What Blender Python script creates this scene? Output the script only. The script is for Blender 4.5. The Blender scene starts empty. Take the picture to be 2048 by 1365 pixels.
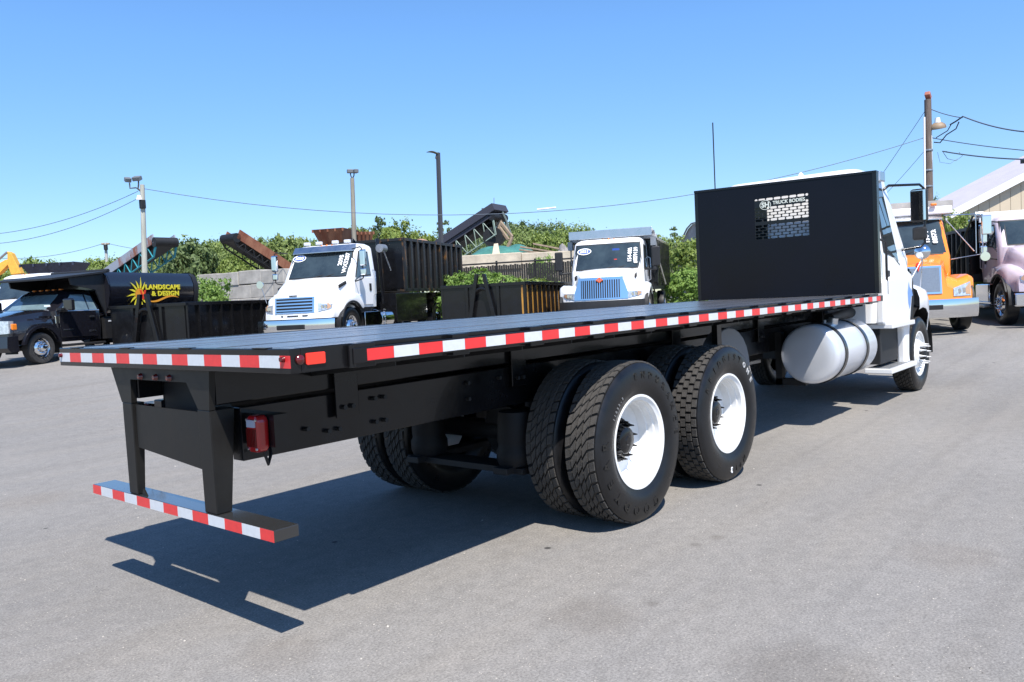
import bpy, math, random
from mathutils import Vector, Matrix
R = math.radians
S = bpy.context.scene
COL = S.collection
rnd = random.Random(7)

# ------------------------------------------------------------------ camera, sky, sun, exposure
CAM = Vector((-1.8659, -3.888, 1.5119)); YAW, PITCH, ROLL, FPX = .7031, -.053, -.0502, 1608.673
fw = Vector((math.cos(PITCH)*math.cos(YAW), math.cos(PITCH)*math.sin(YAW), math.sin(PITCH)))
rt0 = Vector((math.sin(YAW), -math.cos(YAW), 0)); up0 = rt0.cross(fw)
rt = math.cos(ROLL)*rt0 + math.sin(ROLL)*up0; up = -math.sin(ROLL)*rt0 + math.cos(ROLL)*up0
cd = bpy.data.cameras.new('camera'); cam = bpy.data.objects.new('camera', cd); COL.objects.link(cam)
cam.matrix_world = Matrix((( rt.x, up.x, -fw.x, CAM.x), (rt.y, up.y, -fw.y, CAM.y), (rt.z, up.z, -fw.z, CAM.z), (0, 0, 0, 1)))
cd.sensor_width = 36; cd.lens = FPX*36/2048; cd.clip_end = 3000; cd.clip_start = .05
S.camera = cam
SUNV = Vector((-.349, -.529, 1)).normalized()
EL = math.asin(SUNV.z); AZ = math.atan2(SUNV.x, SUNV.y)
w = bpy.data.worlds.new('World'); S.world = w; w.use_nodes = True
nt = w.node_tree; bg = nt.nodes['Background']; sky = nt.nodes.new('ShaderNodeTexSky'); sky.sky_type = 'NISHITA'
sky.sun_disc = False; sky.sun_elevation = EL; sky.sun_rotation = AZ % (2*math.pi)
sky.air_density = 1.0; sky.dust_density = .1; sky.ozone_density = 2.4; sky.altitude = 300
tint = nt.nodes.new('ShaderNodeVectorMath'); tint.operation = 'MULTIPLY'; 
tcw = nt.nodes.new('ShaderNodeTexCoord'); sep = nt.nodes.new('ShaderNodeSeparateXYZ'); nt.links.new(tcw.outputs['Generated'], sep.inputs[0])
skr = nt.nodes.new('ShaderNodeValToRGB'); nt.links.new(sep.outputs[2], skr.inputs[0])   # clear deep blue air: less glare low down
for i_, (p_, c_) in enumerate(((.0, (.50, .56, .60)), (.10, (.56, .68, .84)), (.30, (.62, .86, 1.07)))):
    e_ = skr.color_ramp.elements[i_] if i_ < 2 else skr.color_ramp.elements.new(p_)
    e_.position = p_; e_.color = (*c_, 1)
nt.links.new(skr.outputs[0], tint.inputs[1])
nt.links.new(sky.outputs[0], tint.inputs[0]); nt.links.new(tint.outputs[0], bg.inputs[0]); bg.inputs[1].default_value = .14
sl = bpy.data.lights.new('sun', 'SUN'); sl.energy = 5; sl.angle = R(.53); sl.color = (1, .95, .88)
so = bpy.data.objects.new('sun', sl); COL.objects.link(so); so.rotation_euler = SUNV.to_track_quat('Z', 'Y').to_euler(); so.location = (0, 0, 60)
S.view_settings.view_transform = 'Standard'; S.view_settings.look = 'None'; S.view_settings.gamma = 1
S.view_settings.use_curve_mapping = False; S.view_settings.exposure = .6

def lerp(a, b, t): return a+(b-a)*t
def P(u, v, d):                      # a point of the place from a sight line and its depth in metres
    return CAM + d*(fw + rt*(u-1024)/FPX - up*(v-682.5)/FPX)
def G(x, y):                         # the lot rises gently towards its far side
    d = (x-CAM.x)*.763 + (y-CAM.y)*.647
    t = min(1, max(0, (d-10)/14)); return .55*t*t*(3-2*t)
def onG(x, y): return Vector((x, y, G(x, y)))

# ------------------------------------------------------------------ materials
MATS = {}
def mat(name, col, rough=.5, metal=0, var=0, scale=8, bump=0, bscale=60, spec=.5, coat=0, rvar=0, emis=None, stretch=None):
    if name in MATS: return MATS[name]
    m = bpy.data.materials.new(name); m.use_nodes = True; n = m.node_tree; b = n.nodes['Principled BSDF']
    b.inputs['Base Color'].default_value = (*col, 1); b.inputs['Roughness'].default_value = rough
    b.inputs['Metallic'].default_value = metal; b.inputs['Specular IOR Level'].default_value = spec
    b.inputs['Coat Weight'].default_value = coat; b.inputs['Coat Roughness'].default_value = .04
    tc = n.nodes.new('ShaderNodeTexCoord'); src = tc.outputs['Object']
    if stretch:
        mp = n.nodes.new('ShaderNodeMapping'); mp.inputs['Scale'].default_value = stretch; n.links.new(src, mp.inputs[0]); src = mp.outputs[0]
    if var or rvar:
        t = n.nodes.new('ShaderNodeTexNoise'); t.inputs['Scale'].default_value = scale; t.inputs['Detail'].default_value = 6; t.inputs['Roughness'].default_value = .65
        n.links.new(src, t.inputs['Vector'])
    if var:
        mr = n.nodes.new('ShaderNodeMapRange'); mr.inputs[1].default_value = .3; mr.inputs[2].default_value = .7
        mr.inputs[3].default_value = 1-var; mr.inputs[4].default_value = 1+var; n.links.new(t.outputs[0], mr.inputs[0])
        mx = n.nodes.new('ShaderNodeVectorMath'); mx.operation = 'SCALE'; mx.inputs[0].default_value = col; n.links.new(mr.outputs[0], mx.inputs['Scale'])
        n.links.new(mx.outputs[0], b.inputs['Base Color'])
    if rvar:
        mr = n.nodes.new('ShaderNodeMapRange'); mr.inputs[1].default_value = .3; mr.inputs[2].default_value = .7
        mr.inputs[3].default_value = max(.02, rough-rvar); mr.inputs[4].default_value = rough+rvar; n.links.new(t.outputs[0], mr.inputs[0]); n.links.new(mr.outputs[0], b.inputs['Roughness'])
    if bump:
        t2 = n.nodes.new('ShaderNodeTexNoise'); t2.inputs['Scale'].default_value = bscale; t2.inputs['Detail'].default_value = 4; n.links.new(src, t2.inputs['Vector'])
        bp = n.nodes.new('ShaderNodeBump'); bp.inputs['Strength'].default_value = bump; bp.inputs['Distance'].default_value = .01
        n.links.new(t2.outputs[0], bp.inputs['Height']); n.links.new(bp.outputs[0], b.inputs['Normal'])
    if emis: b.inputs['Emission Color'].default_value = (*emis[:3], 1); b.inputs['Emission Strength'].default_value = emis[3]
    MATS[name] = m; return m
def rustmat(name, base, rust, lo, hi, scale=3, rough=.5):
    m = mat(name, base, rough); n = m.node_tree; b = n.nodes['Principled BSDF']
    tc = n.nodes.new('ShaderNodeTexCoord'); mp = n.nodes.new('ShaderNodeMapping'); mp.inputs['Scale'].default_value = (1, 1, .35)
    t = n.nodes.new('ShaderNodeTexNoise'); t.inputs['Scale'].default_value = scale; t.inputs['Detail'].default_value = 8; t.inputs['Roughness'].default_value = .7
    r = n.nodes.new('ShaderNodeValToRGB'); r.color_ramp.elements[0].position = lo; r.color_ramp.elements[1].position = hi
    r.color_ramp.elements[0].color = (*base, 1); r.color_ramp.elements[1].color = (*rust, 1)
    n.links.new(tc.outputs['Object'], mp.inputs[0]); n.links.new(mp.outputs[0], t.inputs['Vector']); n.links.new(t.outputs[0], r.inputs[0]); n.links.new(r.outputs[0], b.inputs['Base Color'])
    return m
BLK = mat('black_paint', (.007, .007, .008), .22, var=.25, scale=5, coat=.2, rvar=.08, spec=.3)
BLKM = mat('black_matte', (.013, .013, .014), .55, var=.3, scale=12, bump=.1)
DARK = mat('dark_underbody', (.008, .008, .009), .6, var=.3)
WHT = mat('white_paint', (.8, .8, .8), .28, coat=.5, var=.02, scale=3)
RIMW = mat('white_rim', (.8, .8, .79), .35, var=.04, scale=9)
RUB = mat('tyre_rubber', (.008, .008, .009), .36, var=.3, scale=10, rvar=.1, bump=.08, bscale=90, spec=.4)
TRD = mat('tyre_tread', (.05, .046, .042), .85, var=.3, scale=30, bump=.3, bscale=120)
RUBD = mat('tyre_rubber_dusty', (.03, .029, .028), .7, var=.3, scale=20)
CHR = mat('chrome', (.75, .76, .78), .08, metal=1)
ALU = mat('aluminium', (.62, .63, .65), .3, metal=1, var=.06, scale=4, rvar=.06)
GLS = mat('dark_glass', (.03, .042, .045), .04, coat=1, var=.5, scale=1.5)
AMB = mat('amber_lens', (.75, .2, .02), .2)
REDL = mat('red_lens', (.32, .006, .008), .15, coat=.6)
REDD = mat('dark_red_lens', (.1, .004, .004), .2, coat=.6)
TR = mat('tape_red', (.72, .03, .03), .38, var=.08, scale=30, coat=.3)
TW = mat('tape_white', (.62, .64, .66), .4, var=.06, scale=30, coat=.3)
STL = mat('grey_steel', (.3, .31, .32), .45, metal=.6, var=.15)
ORG = mat('orange_paint', (.88, .26, .018), .28, coat=.6)
LAV = mat('pale_pink_paint', (.58, .49, .54), .3, coat=.6)
LEN = mat('headlamp_lens', (.55, .57, .6), .08, metal=.5, var=.4, scale=18)
INT = mat('lit_cutout_cream', (.75, .77, .66), .5)  # pale colour stands for the sunlit cab wall showing through cut-out letters
WRT = mat('white_marker', (.85, .85, .85), .6)
BLUE = mat('blue_print', (.03, .08, .35), .5)
YEL = mat('yellow_print', (.85, .72, .04), .45)
YOR = mat('orange_print', (.85, .35, .03), .45)
REDP = mat('red_print', (.8, .05, .02), .45)
NAVY = mat('black_gloss_panel', (.005, .005, .009), .2, var=.2, scale=1.2, rvar=.05, spec=.22)
RSTB = rustmat('rusted_black', (.012, .012, .012), (.3, .13, .02), .56, .72, 4)
RUST = rustmat('rust_steel', (.16, .05, .025), (.3, .14, .08), .4, .65, 2, .8)
RUSTG = rustmat('rust_grey_steel', (.3, .33, .38), (.25, .09, .05), .5, .58, 1.2, .6)
TEAL = mat('teal_paint', (.02, .22, .27), .5, var=.2)
SAGE = mat('sage_paint', (.25, .32, .27), .6, var=.2)
CONC = mat('concrete', (.34, .32, .29), .9, var=.3, scale=1.5, bump=.4, bscale=12)
WOOD = mat('weathered_wood', (.28, .21, .15), .8, var=.35, scale=6, bump=.4, bscale=20, stretch=(1, 1, .1))
WOODG = mat('pale_pole_wood', (.36, .36, .31), .85, var=.25, scale=5, bump=.3, bscale=20, stretch=(3, 3, .2))
PRIM = rustmat('yellow_primer', (.45, .22, .03), (.12, .06, .02), .45, .7, 3, .7)
TARP = mat('green_tarp', (.05, .17, .14), .5, var=.35, scale=2, bump=.8, bscale=3)
CANV = mat('grey_canvas', (.32, .3, .28), .8, var=.3, scale=1.5, bump=.5, bscale=5)
DIRT = mat('sandy_heap', (.42, .34, .25), .95, var=.25, scale=2, bump=.6, bscale=8)
LIME = mat('lime_paint', (.22, .36, .04), .4, coat=.3)
POLY = mat('dark_bronze_pole', (.05, .05, .055), .5)

def tag(o, label=None, cat=None, group=None, kind=None):
    if label: o['label'] = label
    if cat: o['category'] = cat
    if group: o['group'] = group
    if kind: o['kind'] = kind
    return o
def thing(name, label, cat, loc=(0, 0, 0), rz=0, group=None):
    o = bpy.data.objects.new(name, None); COL.objects.link(o); o.location = loc; o.rotation_euler = (0, 0, rz)
    o.empty_display_size = .2
    return tag(o, label, cat, group)

class MB:
    def __init__(s, M=None): s.v = []; s.f = []; s.M = M or Matrix.Identity(4)
    def av(s, pts):
        n = len(s.v); s.v += [s.M @ Vector(p) for p in pts]; return n
    def quad(s, a, b, c, d): n = s.av([a, b, c, d]); s.f.append((n, n+1, n+2, n+3)); return s
    def box(s, x0, x1, y0, y1, z0, z1):
        n = s.av([(x, y, z) for x in (x0, x1) for y in (y0, y1) for z in (z0, z1)])
        s.f += [tuple(n+i for i in q) for q in ((0, 1, 3, 2), (4, 6, 7, 5), (0, 4, 5, 1), (2, 3, 7, 6), (0, 2, 6, 4), (1, 5, 7, 3))]; return s
    def hexa(s, a, b):                # two quads (lists of 4) joined
        n = s.av(list(a)+list(b)); s.f += [(n+3, n+2, n+1, n), (n+4, n+5, n+6, n+7)]
        for i in range(4): j = (i+1) % 4; s.f.append((n+i, n+j, n+4+j, n+4+i))
        return s
    def slab(s, a, b, c, d, t):       # quad with thickness t against its normal
        a, b, c, d = map(Vector, (a, b, c, d)); nn = (b-a).cross(d-a).normalized()*t
        return s.hexa([a-nn, b-nn, c-nn, d-nn], [a, b, c, d])
    def prism(s, pts, off):           # polygon (3D points) extruded by the vector off
        k = len(pts); off = Vector(off); n = s.av([Vector(p) for p in pts]+[Vector(p)+off for p in pts])
        s.f.append(tuple(n+i for i in range(k))); s.f.append(tuple(n+k+i for i in reversed(range(k))))
        for i in range(k): j = (i+1) % k; s.f.append((n+j, n+i, n+k+i, n+k+j))
        return s
    def loft(s, rings, closed=True, cap=True):
        k = len(rings[0]); n = s.av([p for r in rings for p in r])
        for a in range(len(rings)-1):
            for i in range(k if closed else k-1):
                j = (i+1) % k; s.f.append((n+a*k+i, n+a*k+j, n+(a+1)*k+j, n+(a+1)*k+i))
        if cap and closed:
            s.f.append(tuple(n+i for i in reversed(range(k)))); m = n+(len(rings)-1)*k; s.f.append(tuple(m+i for i in range(k)))
        return s
    def cyl(s, a, b, r0, r1=None, k=12, cap=True):
        a, b = Vector(a), Vector(b); r1 = r0 if r1 is None else r1; d = (b-a).normalized()
        x = d.orthogonal().normalized(); y = d.cross(x)
        ring = lambda c, r: [c+r*(math.cos(2*math.pi*i/k)*x+math.sin(2*math.pi*i/k)*y) for i in range(k)]
        return s.loft([ring(a, r0), ring(b, r1)], cap=cap)
    def tube(s, pts, r, k=8):
        pts = [Vector(p) for p in pts]; rings = []; x = None
        for i, p in enumerate(pts):
            d = (pts[min(i+1, len(pts)-1)]-pts[max(i-1, 0)]).normalized()
            x = d.orthogonal().normalized() if x is None else (x-d*x.dot(d)).normalized()
            y = d.cross(x); rings.append([p+r*(math.cos(2*math.pi*j/k)*x+math.sin(2*math.pi*j/k)*y) for j in range(k)])
        return s.loft(rings)
    def lathe(s, prof, c, k=48, a0=0):   # profile [(y, r)] about the y axis through c
        c = Vector(c); rings = []
        for yy, r in prof: rings.append([c+Vector((r*math.cos(a0+2*math.pi*i/k), yy, r*math.sin(a0+2*math.pi*i/k))) for i in range(k)])
        return s.loft(rings, cap=False)
    def build(s, name, m, parent=None, smooth=None, bevel=0, sub=0):
        me = bpy.data.meshes.new(name); me.from_pydata([tuple(v) for v in s.v], [], s.f); me.materials.append(m); me.validate(); me.update()
        if smooth is not None:
            me.shade_smooth(); me.set_sharp_from_angle(angle=R(smooth))
        o = bpy.data.objects.new(name, me); COL.objects.link(o)
        if parent: o.parent = parent
        if sub: md = o.modifiers.new('s', 'SUBSURF'); md.levels = md.render_levels = sub
        if bevel: md = o.modifiers.new('b', 'BEVEL'); md.width = bevel; md.segments = 2; md.limit_method = 'ANGLE'
        return o
def rbox(M, sx, sy, sz):              # centred box with its own placement
    return MB(M).box(-sx/2, sx/2, -sy/2, sy/2, -sz/2, sz/2)
def copyto(o, parent, M=None):
    c = o.copy(); COL.objects.link(c); c.parent = parent
    if M is not None: c.matrix_basis = M
    return c
def text(name, body, size, M, m, parent, ext=.002, bold=.0, align='CENTER', spacing=1.0):
    cu = bpy.data.curves.new(name, 'FONT'); cu.body = body; cu.size = size; cu.extrude = ext; cu.offset = bold; cu.align_x = align; cu.align_y = 'CENTER'; cu.resolution_u = 3; cu.space_character = spacing
    o = bpy.data.objects.new(name+'_tmp', cu); COL.objects.link(o); dg = bpy.context.evaluated_depsgraph_get()
    me = bpy.data.meshes.new_from_object(o.evaluated_get(dg)); me.transform(M); bpy.data.objects.remove(o); me.materials.clear(); me.materials.append(m); me.name = name
    r = bpy.data.objects.new(name, me); COL.objects.link(r); r.parent = parent; return r
def frame(o, x, y):                   # matrix with origin o, local x and y axes
    x = Vector(x).normalized(); z = x.cross(Vector(y)).normalized(); y = z.cross(x); o = Vector(o)
    return Matrix(((x.x, y.x, z.x, o.x), (x.y, y.y, z.y, o.y), (x.z, y.z, z.z, o.z), (0, 0, 0, 1)))
def rot2(pts, cx, cy): return pts

# ------------------------------------------------------------------ ground
def ground():
    xs = [-900, -300, -120, -60, -30]+[-20+i*1.25 for i in range(65)]+[70, 100, 160, 300, 600, 1500]
    me = MB(); k = len(xs)
    me.v = [Vector((x, y, G(x, y))) for x in xs for y in xs]
    me.f = [(i*k+j, (i+1)*k+j, (i+1)*k+j+1, i*k+j+1) for i in range(k-1) for j in range(k-1)]
    m = bpy.data.materials.new('asphalt'); m.use_nodes = True; n = m.node_tree; L = n.links.new; b = n.nodes['Principled BSDF']
    tc = n.nodes.new('ShaderNodeTexCoord')
    def noise(sc, det=5, ro=.6, vec=None):
        t = n.nodes.new('ShaderNodeTexNoise'); t.inputs['Scale'].default_value = sc; t.inputs['Detail'].default_value = det; t.inputs['Roughness'].default_value = ro
        L(vec or tc.outputs['Object'], t.inputs['Vector']); return t.outputs[0]
    def ramp(src, p0, c0, p1, c1):
        r = n.nodes.new('ShaderNodeValToRGB'); r.color_ramp.elements[0].position = p0; r.color_ramp.elements[1].position = p1
        r.color_ramp.elements[0].color = (*c0, 1); r.color_ramp.elements[1].color = (*c1, 1); L(src, r.inputs[0]); return r.outputs[0]
    def mix(a, c, f, mode='MIX'):
        x = n.nodes.new('ShaderNodeMix'); x.data_type = 'RGBA'; x.blend_type = mode
        for s_, v in ((6, a), (7, c)):
            if isinstance(v, tuple): x.inputs[s_].default_value = (*v, 1)
            else: L(v, x.inputs[s_])
        if isinstance(f, (int, float)): x.inputs[0].default_value = f
        else: L(f, x.inputs[0])
        return x.outputs[2]
    big = ramp(noise(.22, 6, .6), .35, (.185, .176, .165), .68, (.235, .222, .205))
    mp = n.nodes.new('ShaderNodeMapping'); mp.inputs['Rotation'].default_value = (0, 0, R(20)); mp.inputs['Scale'].default_value = (.25, 1.6, 1); L(tc.outputs['Object'], mp.inputs[0])
    streak = ramp(noise(1.2, 4, .6, mp.outputs[0]), .42, (0, 0, 0), .72, (1, 1, 1))
    c = mix(big, (.25, .225, .19), mix((0, 0, 0), streak, .35))
    fine = ramp(noise(85, 4, .8), .32, (.58, .58, .58), .68, (1.42, 1.42, 1.42)); c = mix(c, fine, 1, 'MULTIPLY')
    med = ramp(noise(11, 5, .75), .3, (.86, .86, .86), .7, (1.14, 1.14, 1.14)); c = mix(c, med, 1, 'MULTIPLY')
    vo = n.nodes.new('ShaderNodeTexVoronoi'); vo.inputs['Scale'].default_value = 40; L(tc.outputs['Object'], vo.inputs['Vector'])
    grit = ramp(vo.outputs['Distance'], .07, (1, 1, 1), .13, (0, 0, 0))
    gm = n.nodes.new('ShaderNodeSeparateColor'); L(vo.outputs['Color'], gm.inputs[0])
    sel = n.nodes.new('ShaderNodeMath'); sel.operation = 'GREATER_THAN'; sel.inputs[1].default_value = .62; L(gm.outputs[0], sel.inputs[0])
    mu = n.nodes.new('ShaderNodeMath'); mu.operation = 'MULTIPLY'; L(grit, mu.inputs[0]); L(sel.outputs[0], mu.inputs[1])
    c = mix(c, (.55, .5, .42), mu.outputs[0])
    vo2 = n.nodes.new('ShaderNodeTexVoronoi'); vo2.inputs['Scale'].default_value = 2.3; L(tc.outputs['Object'], vo2.inputs['Vector'])
    sp = ramp(vo2.outputs['Distance'], .035, (1, 1, 1), .06, (0, 0, 0)); s2 = n.nodes.new('ShaderNodeSeparateColor'); L(vo2.outputs['Color'], s2.inputs[0])
    sl2 = n.nodes.new('ShaderNodeMath'); sl2.operation = 'GREATER_THAN'; sl2.inputs[1].default_value = .72; L(s2.outputs[1], sl2.inputs[0])
    m2 = n.nodes.new('ShaderNodeMath'); m2.operation = 'MULTIPLY'; L(sp, m2.inputs[0]); L(sl2.outputs[0], m2.inputs[1])
    c = mix(c, (.05, .047, .045), m2.outputs[0])
    st = ramp(noise(.75, 6, .6), .60, (0, 0, 0), .78, (1, 1, 1)); c = mix(c, mix(c, (.72, .70, .67), 1, 'MULTIPLY'), mix((0, 0, 0), st, .45))
    mp2 = n.nodes.new('ShaderNodeMapping'); mp2.inputs['Rotation'].default_value = (0, 0, R(-14)); mp2.inputs['Scale'].default_value = (.12, 2.6, 1); L(tc.outputs['Object'], mp2.inputs[0])
    tk_ = ramp(noise(1.0, 5, .65, mp2.outputs[0]), .50, (0, 0, 0), .75, (1, 1, 1)); c = mix(c, mix(c, (.80, .79, .78), 1, 'MULTIPLY'), mix((0, 0, 0), tk_, .7))
    warp = noise(3.2, 6, .7)
    for (sx, sy, rx, rs) in ((1.183, -1.717, 0.22, 0.72), (1.143, -2.719, 0.30, 0.62), (2.577, -1.679, 0.05, 0.55), (1.452, -1.884, 0.03, 0.50), (2.906, -2.855, 0.25, 0.86), (0.071, -0.820, 0.20, 0.85), (0.622, 3.707, 0.30, 0.88), (2.378, -1.632, 0.04, 0.50),):
        vm = n.nodes.new('ShaderNodeVectorMath'); vm.operation = 'DISTANCE'; L(tc.outputs['Object'], vm.inputs[0]); vm.inputs[1].default_value = (sx, sy, 0)
        mw = n.nodes.new('ShaderNodeMath'); mw.operation = 'MULTIPLY_ADD'; L(warp, mw.inputs[0]); mw.inputs[1].default_value = -rx*1.15; L(vm.outputs['Value'], mw.inputs[2])
        mm = ramp(mw.outputs[0], 0, (1, 1, 1), 1, (0, 0, 0)); mm.node.color_ramp.elements[0].position = 0; mm.node.color_ramp.elements[1].position = max(.03, rx*.7)
        c = mix(c, mix(c, (rs, rs*.95, rs*.9), 1, 'MULTIPLY'), mix((0, 0, 0), mm, .45))
    L(c, b.inputs['Base Color']); b.inputs['Roughness'].default_value = .9; b.inputs['Specular IOR Level'].default_value = .3
    bp = n.nodes.new('ShaderNodeBump'); bp.inputs['Strength'].default_value = .5; bp.inputs['Distance'].default_value = .006; L(noise(70, 4, .75), bp.inputs['Height']); L(bp.outputs[0], b.inputs['Normal'])
    o = me.build('asphalt_lot', m, smooth=60); tag(o, kind='structure')
ground()

# ------------------------------------------------------------------ wheels
WC = {}
def arc_text(name, body, r, a0, step, y, size, m, parent, bold=.002):
    for i, ch in enumerate(body):
        if ch == ' ': continue
        a = R(a0+step*i)
        M = frame((r*math.cos(a), y, r*math.sin(a)), (math.sin(a), 0, -math.cos(a)), (math.cos(a), 0, math.sin(a)))
        text(name, ch, size, M, m, parent, .003, bold)
def tyre_mb(Rw, W, rr, flat, tread, c=(0, 0, 0), s=-1, k=64):
    h = W/2; q = Rw-(.013 if tread else 0)
    pr = [(h*.78, rr-.015), (h*.86, rr+.012), (h*.93, rr+.045), (h*1.0, rr+.06), (h*1.03, rr+.10), (h*1.03, rr+.13), (h*.99, rr+.175*(Rw-rr)/.23), (h*.93, q-.02), (h*.84, q-.004), (h*.6, q), (0, q+.001)]
    full = [(y*s, r) for y, r in pr]+[(-y*s, r) for y, r in reversed(pr[:-1])]
    return MB().lathe(full, c, k)
def tread_mb(Rw, W, s, skew, c=(0, 0, 0), N=46):
    b = MB(); rows = 5; tw = W*.80; rw = tw/rows; q0 = Rw-.014
    for r_ in range(rows):
        y0 = -tw/2+r_*rw+.003; y1 = y0+rw-.006
        for i in range(N):
            ph = (i+(.5 if r_ % 2 else 0)+rnd.uniform(-.03, .03))*2*math.pi/N; dl = .40*2*math.pi/N
            sk = skew*(1 if r_ in (1, 2, 3) else .25)*2*math.pi/N
            pt = lambda y, a, q: (q*math.cos(a), y, q*math.sin(a))
            ro = Rw-(.004 if r_ in (0, rows-1) else 0)
            lo = [pt(y0, ph-dl-sk, q0), pt(y1, ph-dl+sk, q0), pt(y1, ph+dl+sk, q0), pt(y0, ph+dl-sk, q0)]
            e = .004
            hi = [pt(y0+e*.3, ph-dl*.94-sk, ro), pt(y1-e*.3, ph-dl*.94+sk, ro), pt(y1-e*.3, ph+dl*.94+sk, ro), pt(y0+e*.3, ph+dl*.94-sk, ro)]
            b.hexa(lo, hi)
    return b
def wheel(parent, c, s, Rw=.534, W=.27, rr=.30, kind='dish', rim=None, tread=None, tmat=None, txt=None, k=64):
    """rim disc is the part; tyre, hub, nuts are its pieces"""
    key = (s, Rw, W, rr, kind, rim.name if rim else '', tread, tmat.name if tmat else '', txt)
    if key in WC:
        src = WC[key]; o = copyto(src, parent, Matrix.Translation(c))
        for ch in list(src.children): copyto(ch, o)
        return o
    rim = rim or RIMW; h = W/2; o = None
    if kind == 'dish': pr = [(h*.80, rr+.012), (h*.88, rr+.010), (h*.88, rr-.004), (h*.80, rr-.014), (h*.76, rr-.026), (h*.5, rr-.028), (h*.46, rr-.037), (h*.15, rr-.040), (h*.1, rr-.048), (-h*.35, rr-.05), (-h*.47, rr-.075), (-h*.5, .2), (-h*.53, .15), (-h*.53, .02)]
    elif kind == 'front': pr = [(h*.80, rr+.012), (h*.88, rr+.010), (h*.88, rr-.004), (h*.72, rr-.02), (h*.4, rr-.035), (h*.30, rr-.07), (h*.5, .2), (h*.92, .17), (h*1.0, .15), (h*1.0, .09), (h*.8, .02)]
    else: pr = [(h*.80, rr+.012), (h*.88, rr+.010), (h*.88, rr-.004), (h*.7, rr-.02), (0, rr-.05), (-h*.2, .1), (-h*.2, .02)]
    back = [(-h*.88, rr+.01), (-h*.7, rr-.02)]
    o = MB().lathe([(y*s, r) for y, r in pr], (0, 0, 0), k).build('wheel', rim, parent, smooth=35)
    o.matrix_basis = Matrix.Translation(c)
    ty = tyre_mb(Rw, W, rr, 0, tread, s=s, k=k).build('tyre', tmat or RUB, o, smooth=40)
    if tread: tag(tread_mb(Rw, W, s, {'zig': .35, 'brick': 0}[tread]).build('tread_block', TRD, o), kind='stuff')
    if kind == 'dish':
        MB().lathe([(y*s, r) for y, r in [(-h*.53, .15), (-h*.38, .148), (-h*.36, .13), (-h*.3, .095), (h*.10, .088), (h*.16, .075), (h*.17, .03), (h*.2, .025), (h*.2, .001)]], (0, 0, 0), 32).build('hub', BLK, o, smooth=35)
        for i in range(10):
            a = 2*math.pi*(i+.3)/10; x, z = .122*math.cos(a), .122*math.sin(a)
            MB().cyl((x, -h*.4*s, z), (x, -h*.12*s, z), .018, .015, 6).cyl((x, -h*.12*s, z), (x, h*.16*s, z), .011, .004, 6).build('lug_nut', BLK, o)
    elif kind == 'front':
        MB().lathe([(y*s, r) for y, r in [(h*.95, .085), (h*1.35, .08), (h*1.45, .06), (h*1.46, .001)]], (0, 0, 0), 32).build('hub', DARK if rim is RIMW else CHR, o, smooth=35)
        for i in range(10):
            a = 2*math.pi*(i+.3)/10; x, z = .125*math.cos(a), .125*math.sin(a)
            MB().cyl((x, h*.9*s, z), (x, h*1.25*s, z), .019, .017, 6).cyl((x, h*1.25*s, z), (x, h*1.7*s, z), .013, .005, 6).build('lug_nut', rim, o)
        if rim is CHR:
            for i in range(10):
                a = 2*math.pi*(i+.8)/10; x, z = .215*math.cos(a), .215*math.sin(a)
                MB().cyl((x, h*.5*s, z), (x, h*.62*s, z), .028, .028, 10).build('hand_hole', DARK, o)
    if txt:
        for (bd, r, a0, st, sz, m_) in txt: arc_text('sidewall_letter', bd, r, a0, st, s*h*1.025, sz, m_, o)
    WC[key] = o; return o
RUBL = mat('raised_rubber', (.005, .005, .005), .3)
T1 = (('GOODYEAR', .437, -72, -16.2, .088, RUBL), ('ENDURANCE', .437, 98, -12.2, .06, RUBL), ('11R22.5', .385, 150, -4, .020, mat('worn_wall_letter', (.16, .16, .16), .6)))
T2 = (('BRIDGEST', .437, 150, -12.0, .07, RUBL), ('ONE', .435, 54, -11.5, .058, mat('white_wall_letter', (.45, .45, .45), .5)), ('M71', .437, -62, -10, .06, RUBL), ('3', .437, -94, -9, .062, WRT))

# loose grit lying on the lot near the flatbed
def grit():
    r_ = random.Random(3); b = MB()
    for i in range(900):
        u = r_.random(); d = 2.2+13*u*u; a = YAW+r_.uniform(-.62, .62); x = CAM.x+d*math.cos(a); y = CAM.y+d*math.sin(a); e = r_.uniform(.002, .0065)*(1.6 if r_.random() < .06 else 1); z = G(x, y)
        p = [Vector((x+e*math.cos(t+r_.uniform(-.4, .4)), y+e*math.sin(t+r_.uniform(-.4, .4)), z)) for t in (0, 1.57, 3.14, 4.71)]
        k_ = b.av(p+[(x+r_.uniform(-.3, .3)*e, y, z+e*r_.uniform(.5, .9))]); b.f += [(k_, k_+1, k_+4), (k_+1, k_+2, k_+4), (k_+2, k_+3, k_+4), (k_+3, k_, k_+4)]
    m = leafmat0('grit_stone'); o = b.build('loose_grit', m); tag(o, 'small loose stones scattered over the asphalt in front of the camera', 'gravel', kind='stuff')
def leafmat0(name):
    m = bpy.data.materials.new(name); m.use_nodes = True; n = m.node_tree; g = n.nodes.new('ShaderNodeNewGeometry'); r = n.nodes.new('ShaderNodeValToRGB')
    r.color_ramp.elements[0].color = (.06, .055, .05, 1); r.color_ramp.elements[1].color = (.5, .46, .4, 1); n.links.new(g.outputs['Random Per Island'], r.inputs[0]); n.links.new(r.outputs[0], n.nodes['Principled BSDF'].inputs['Base Color']); return m
grit()

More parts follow.
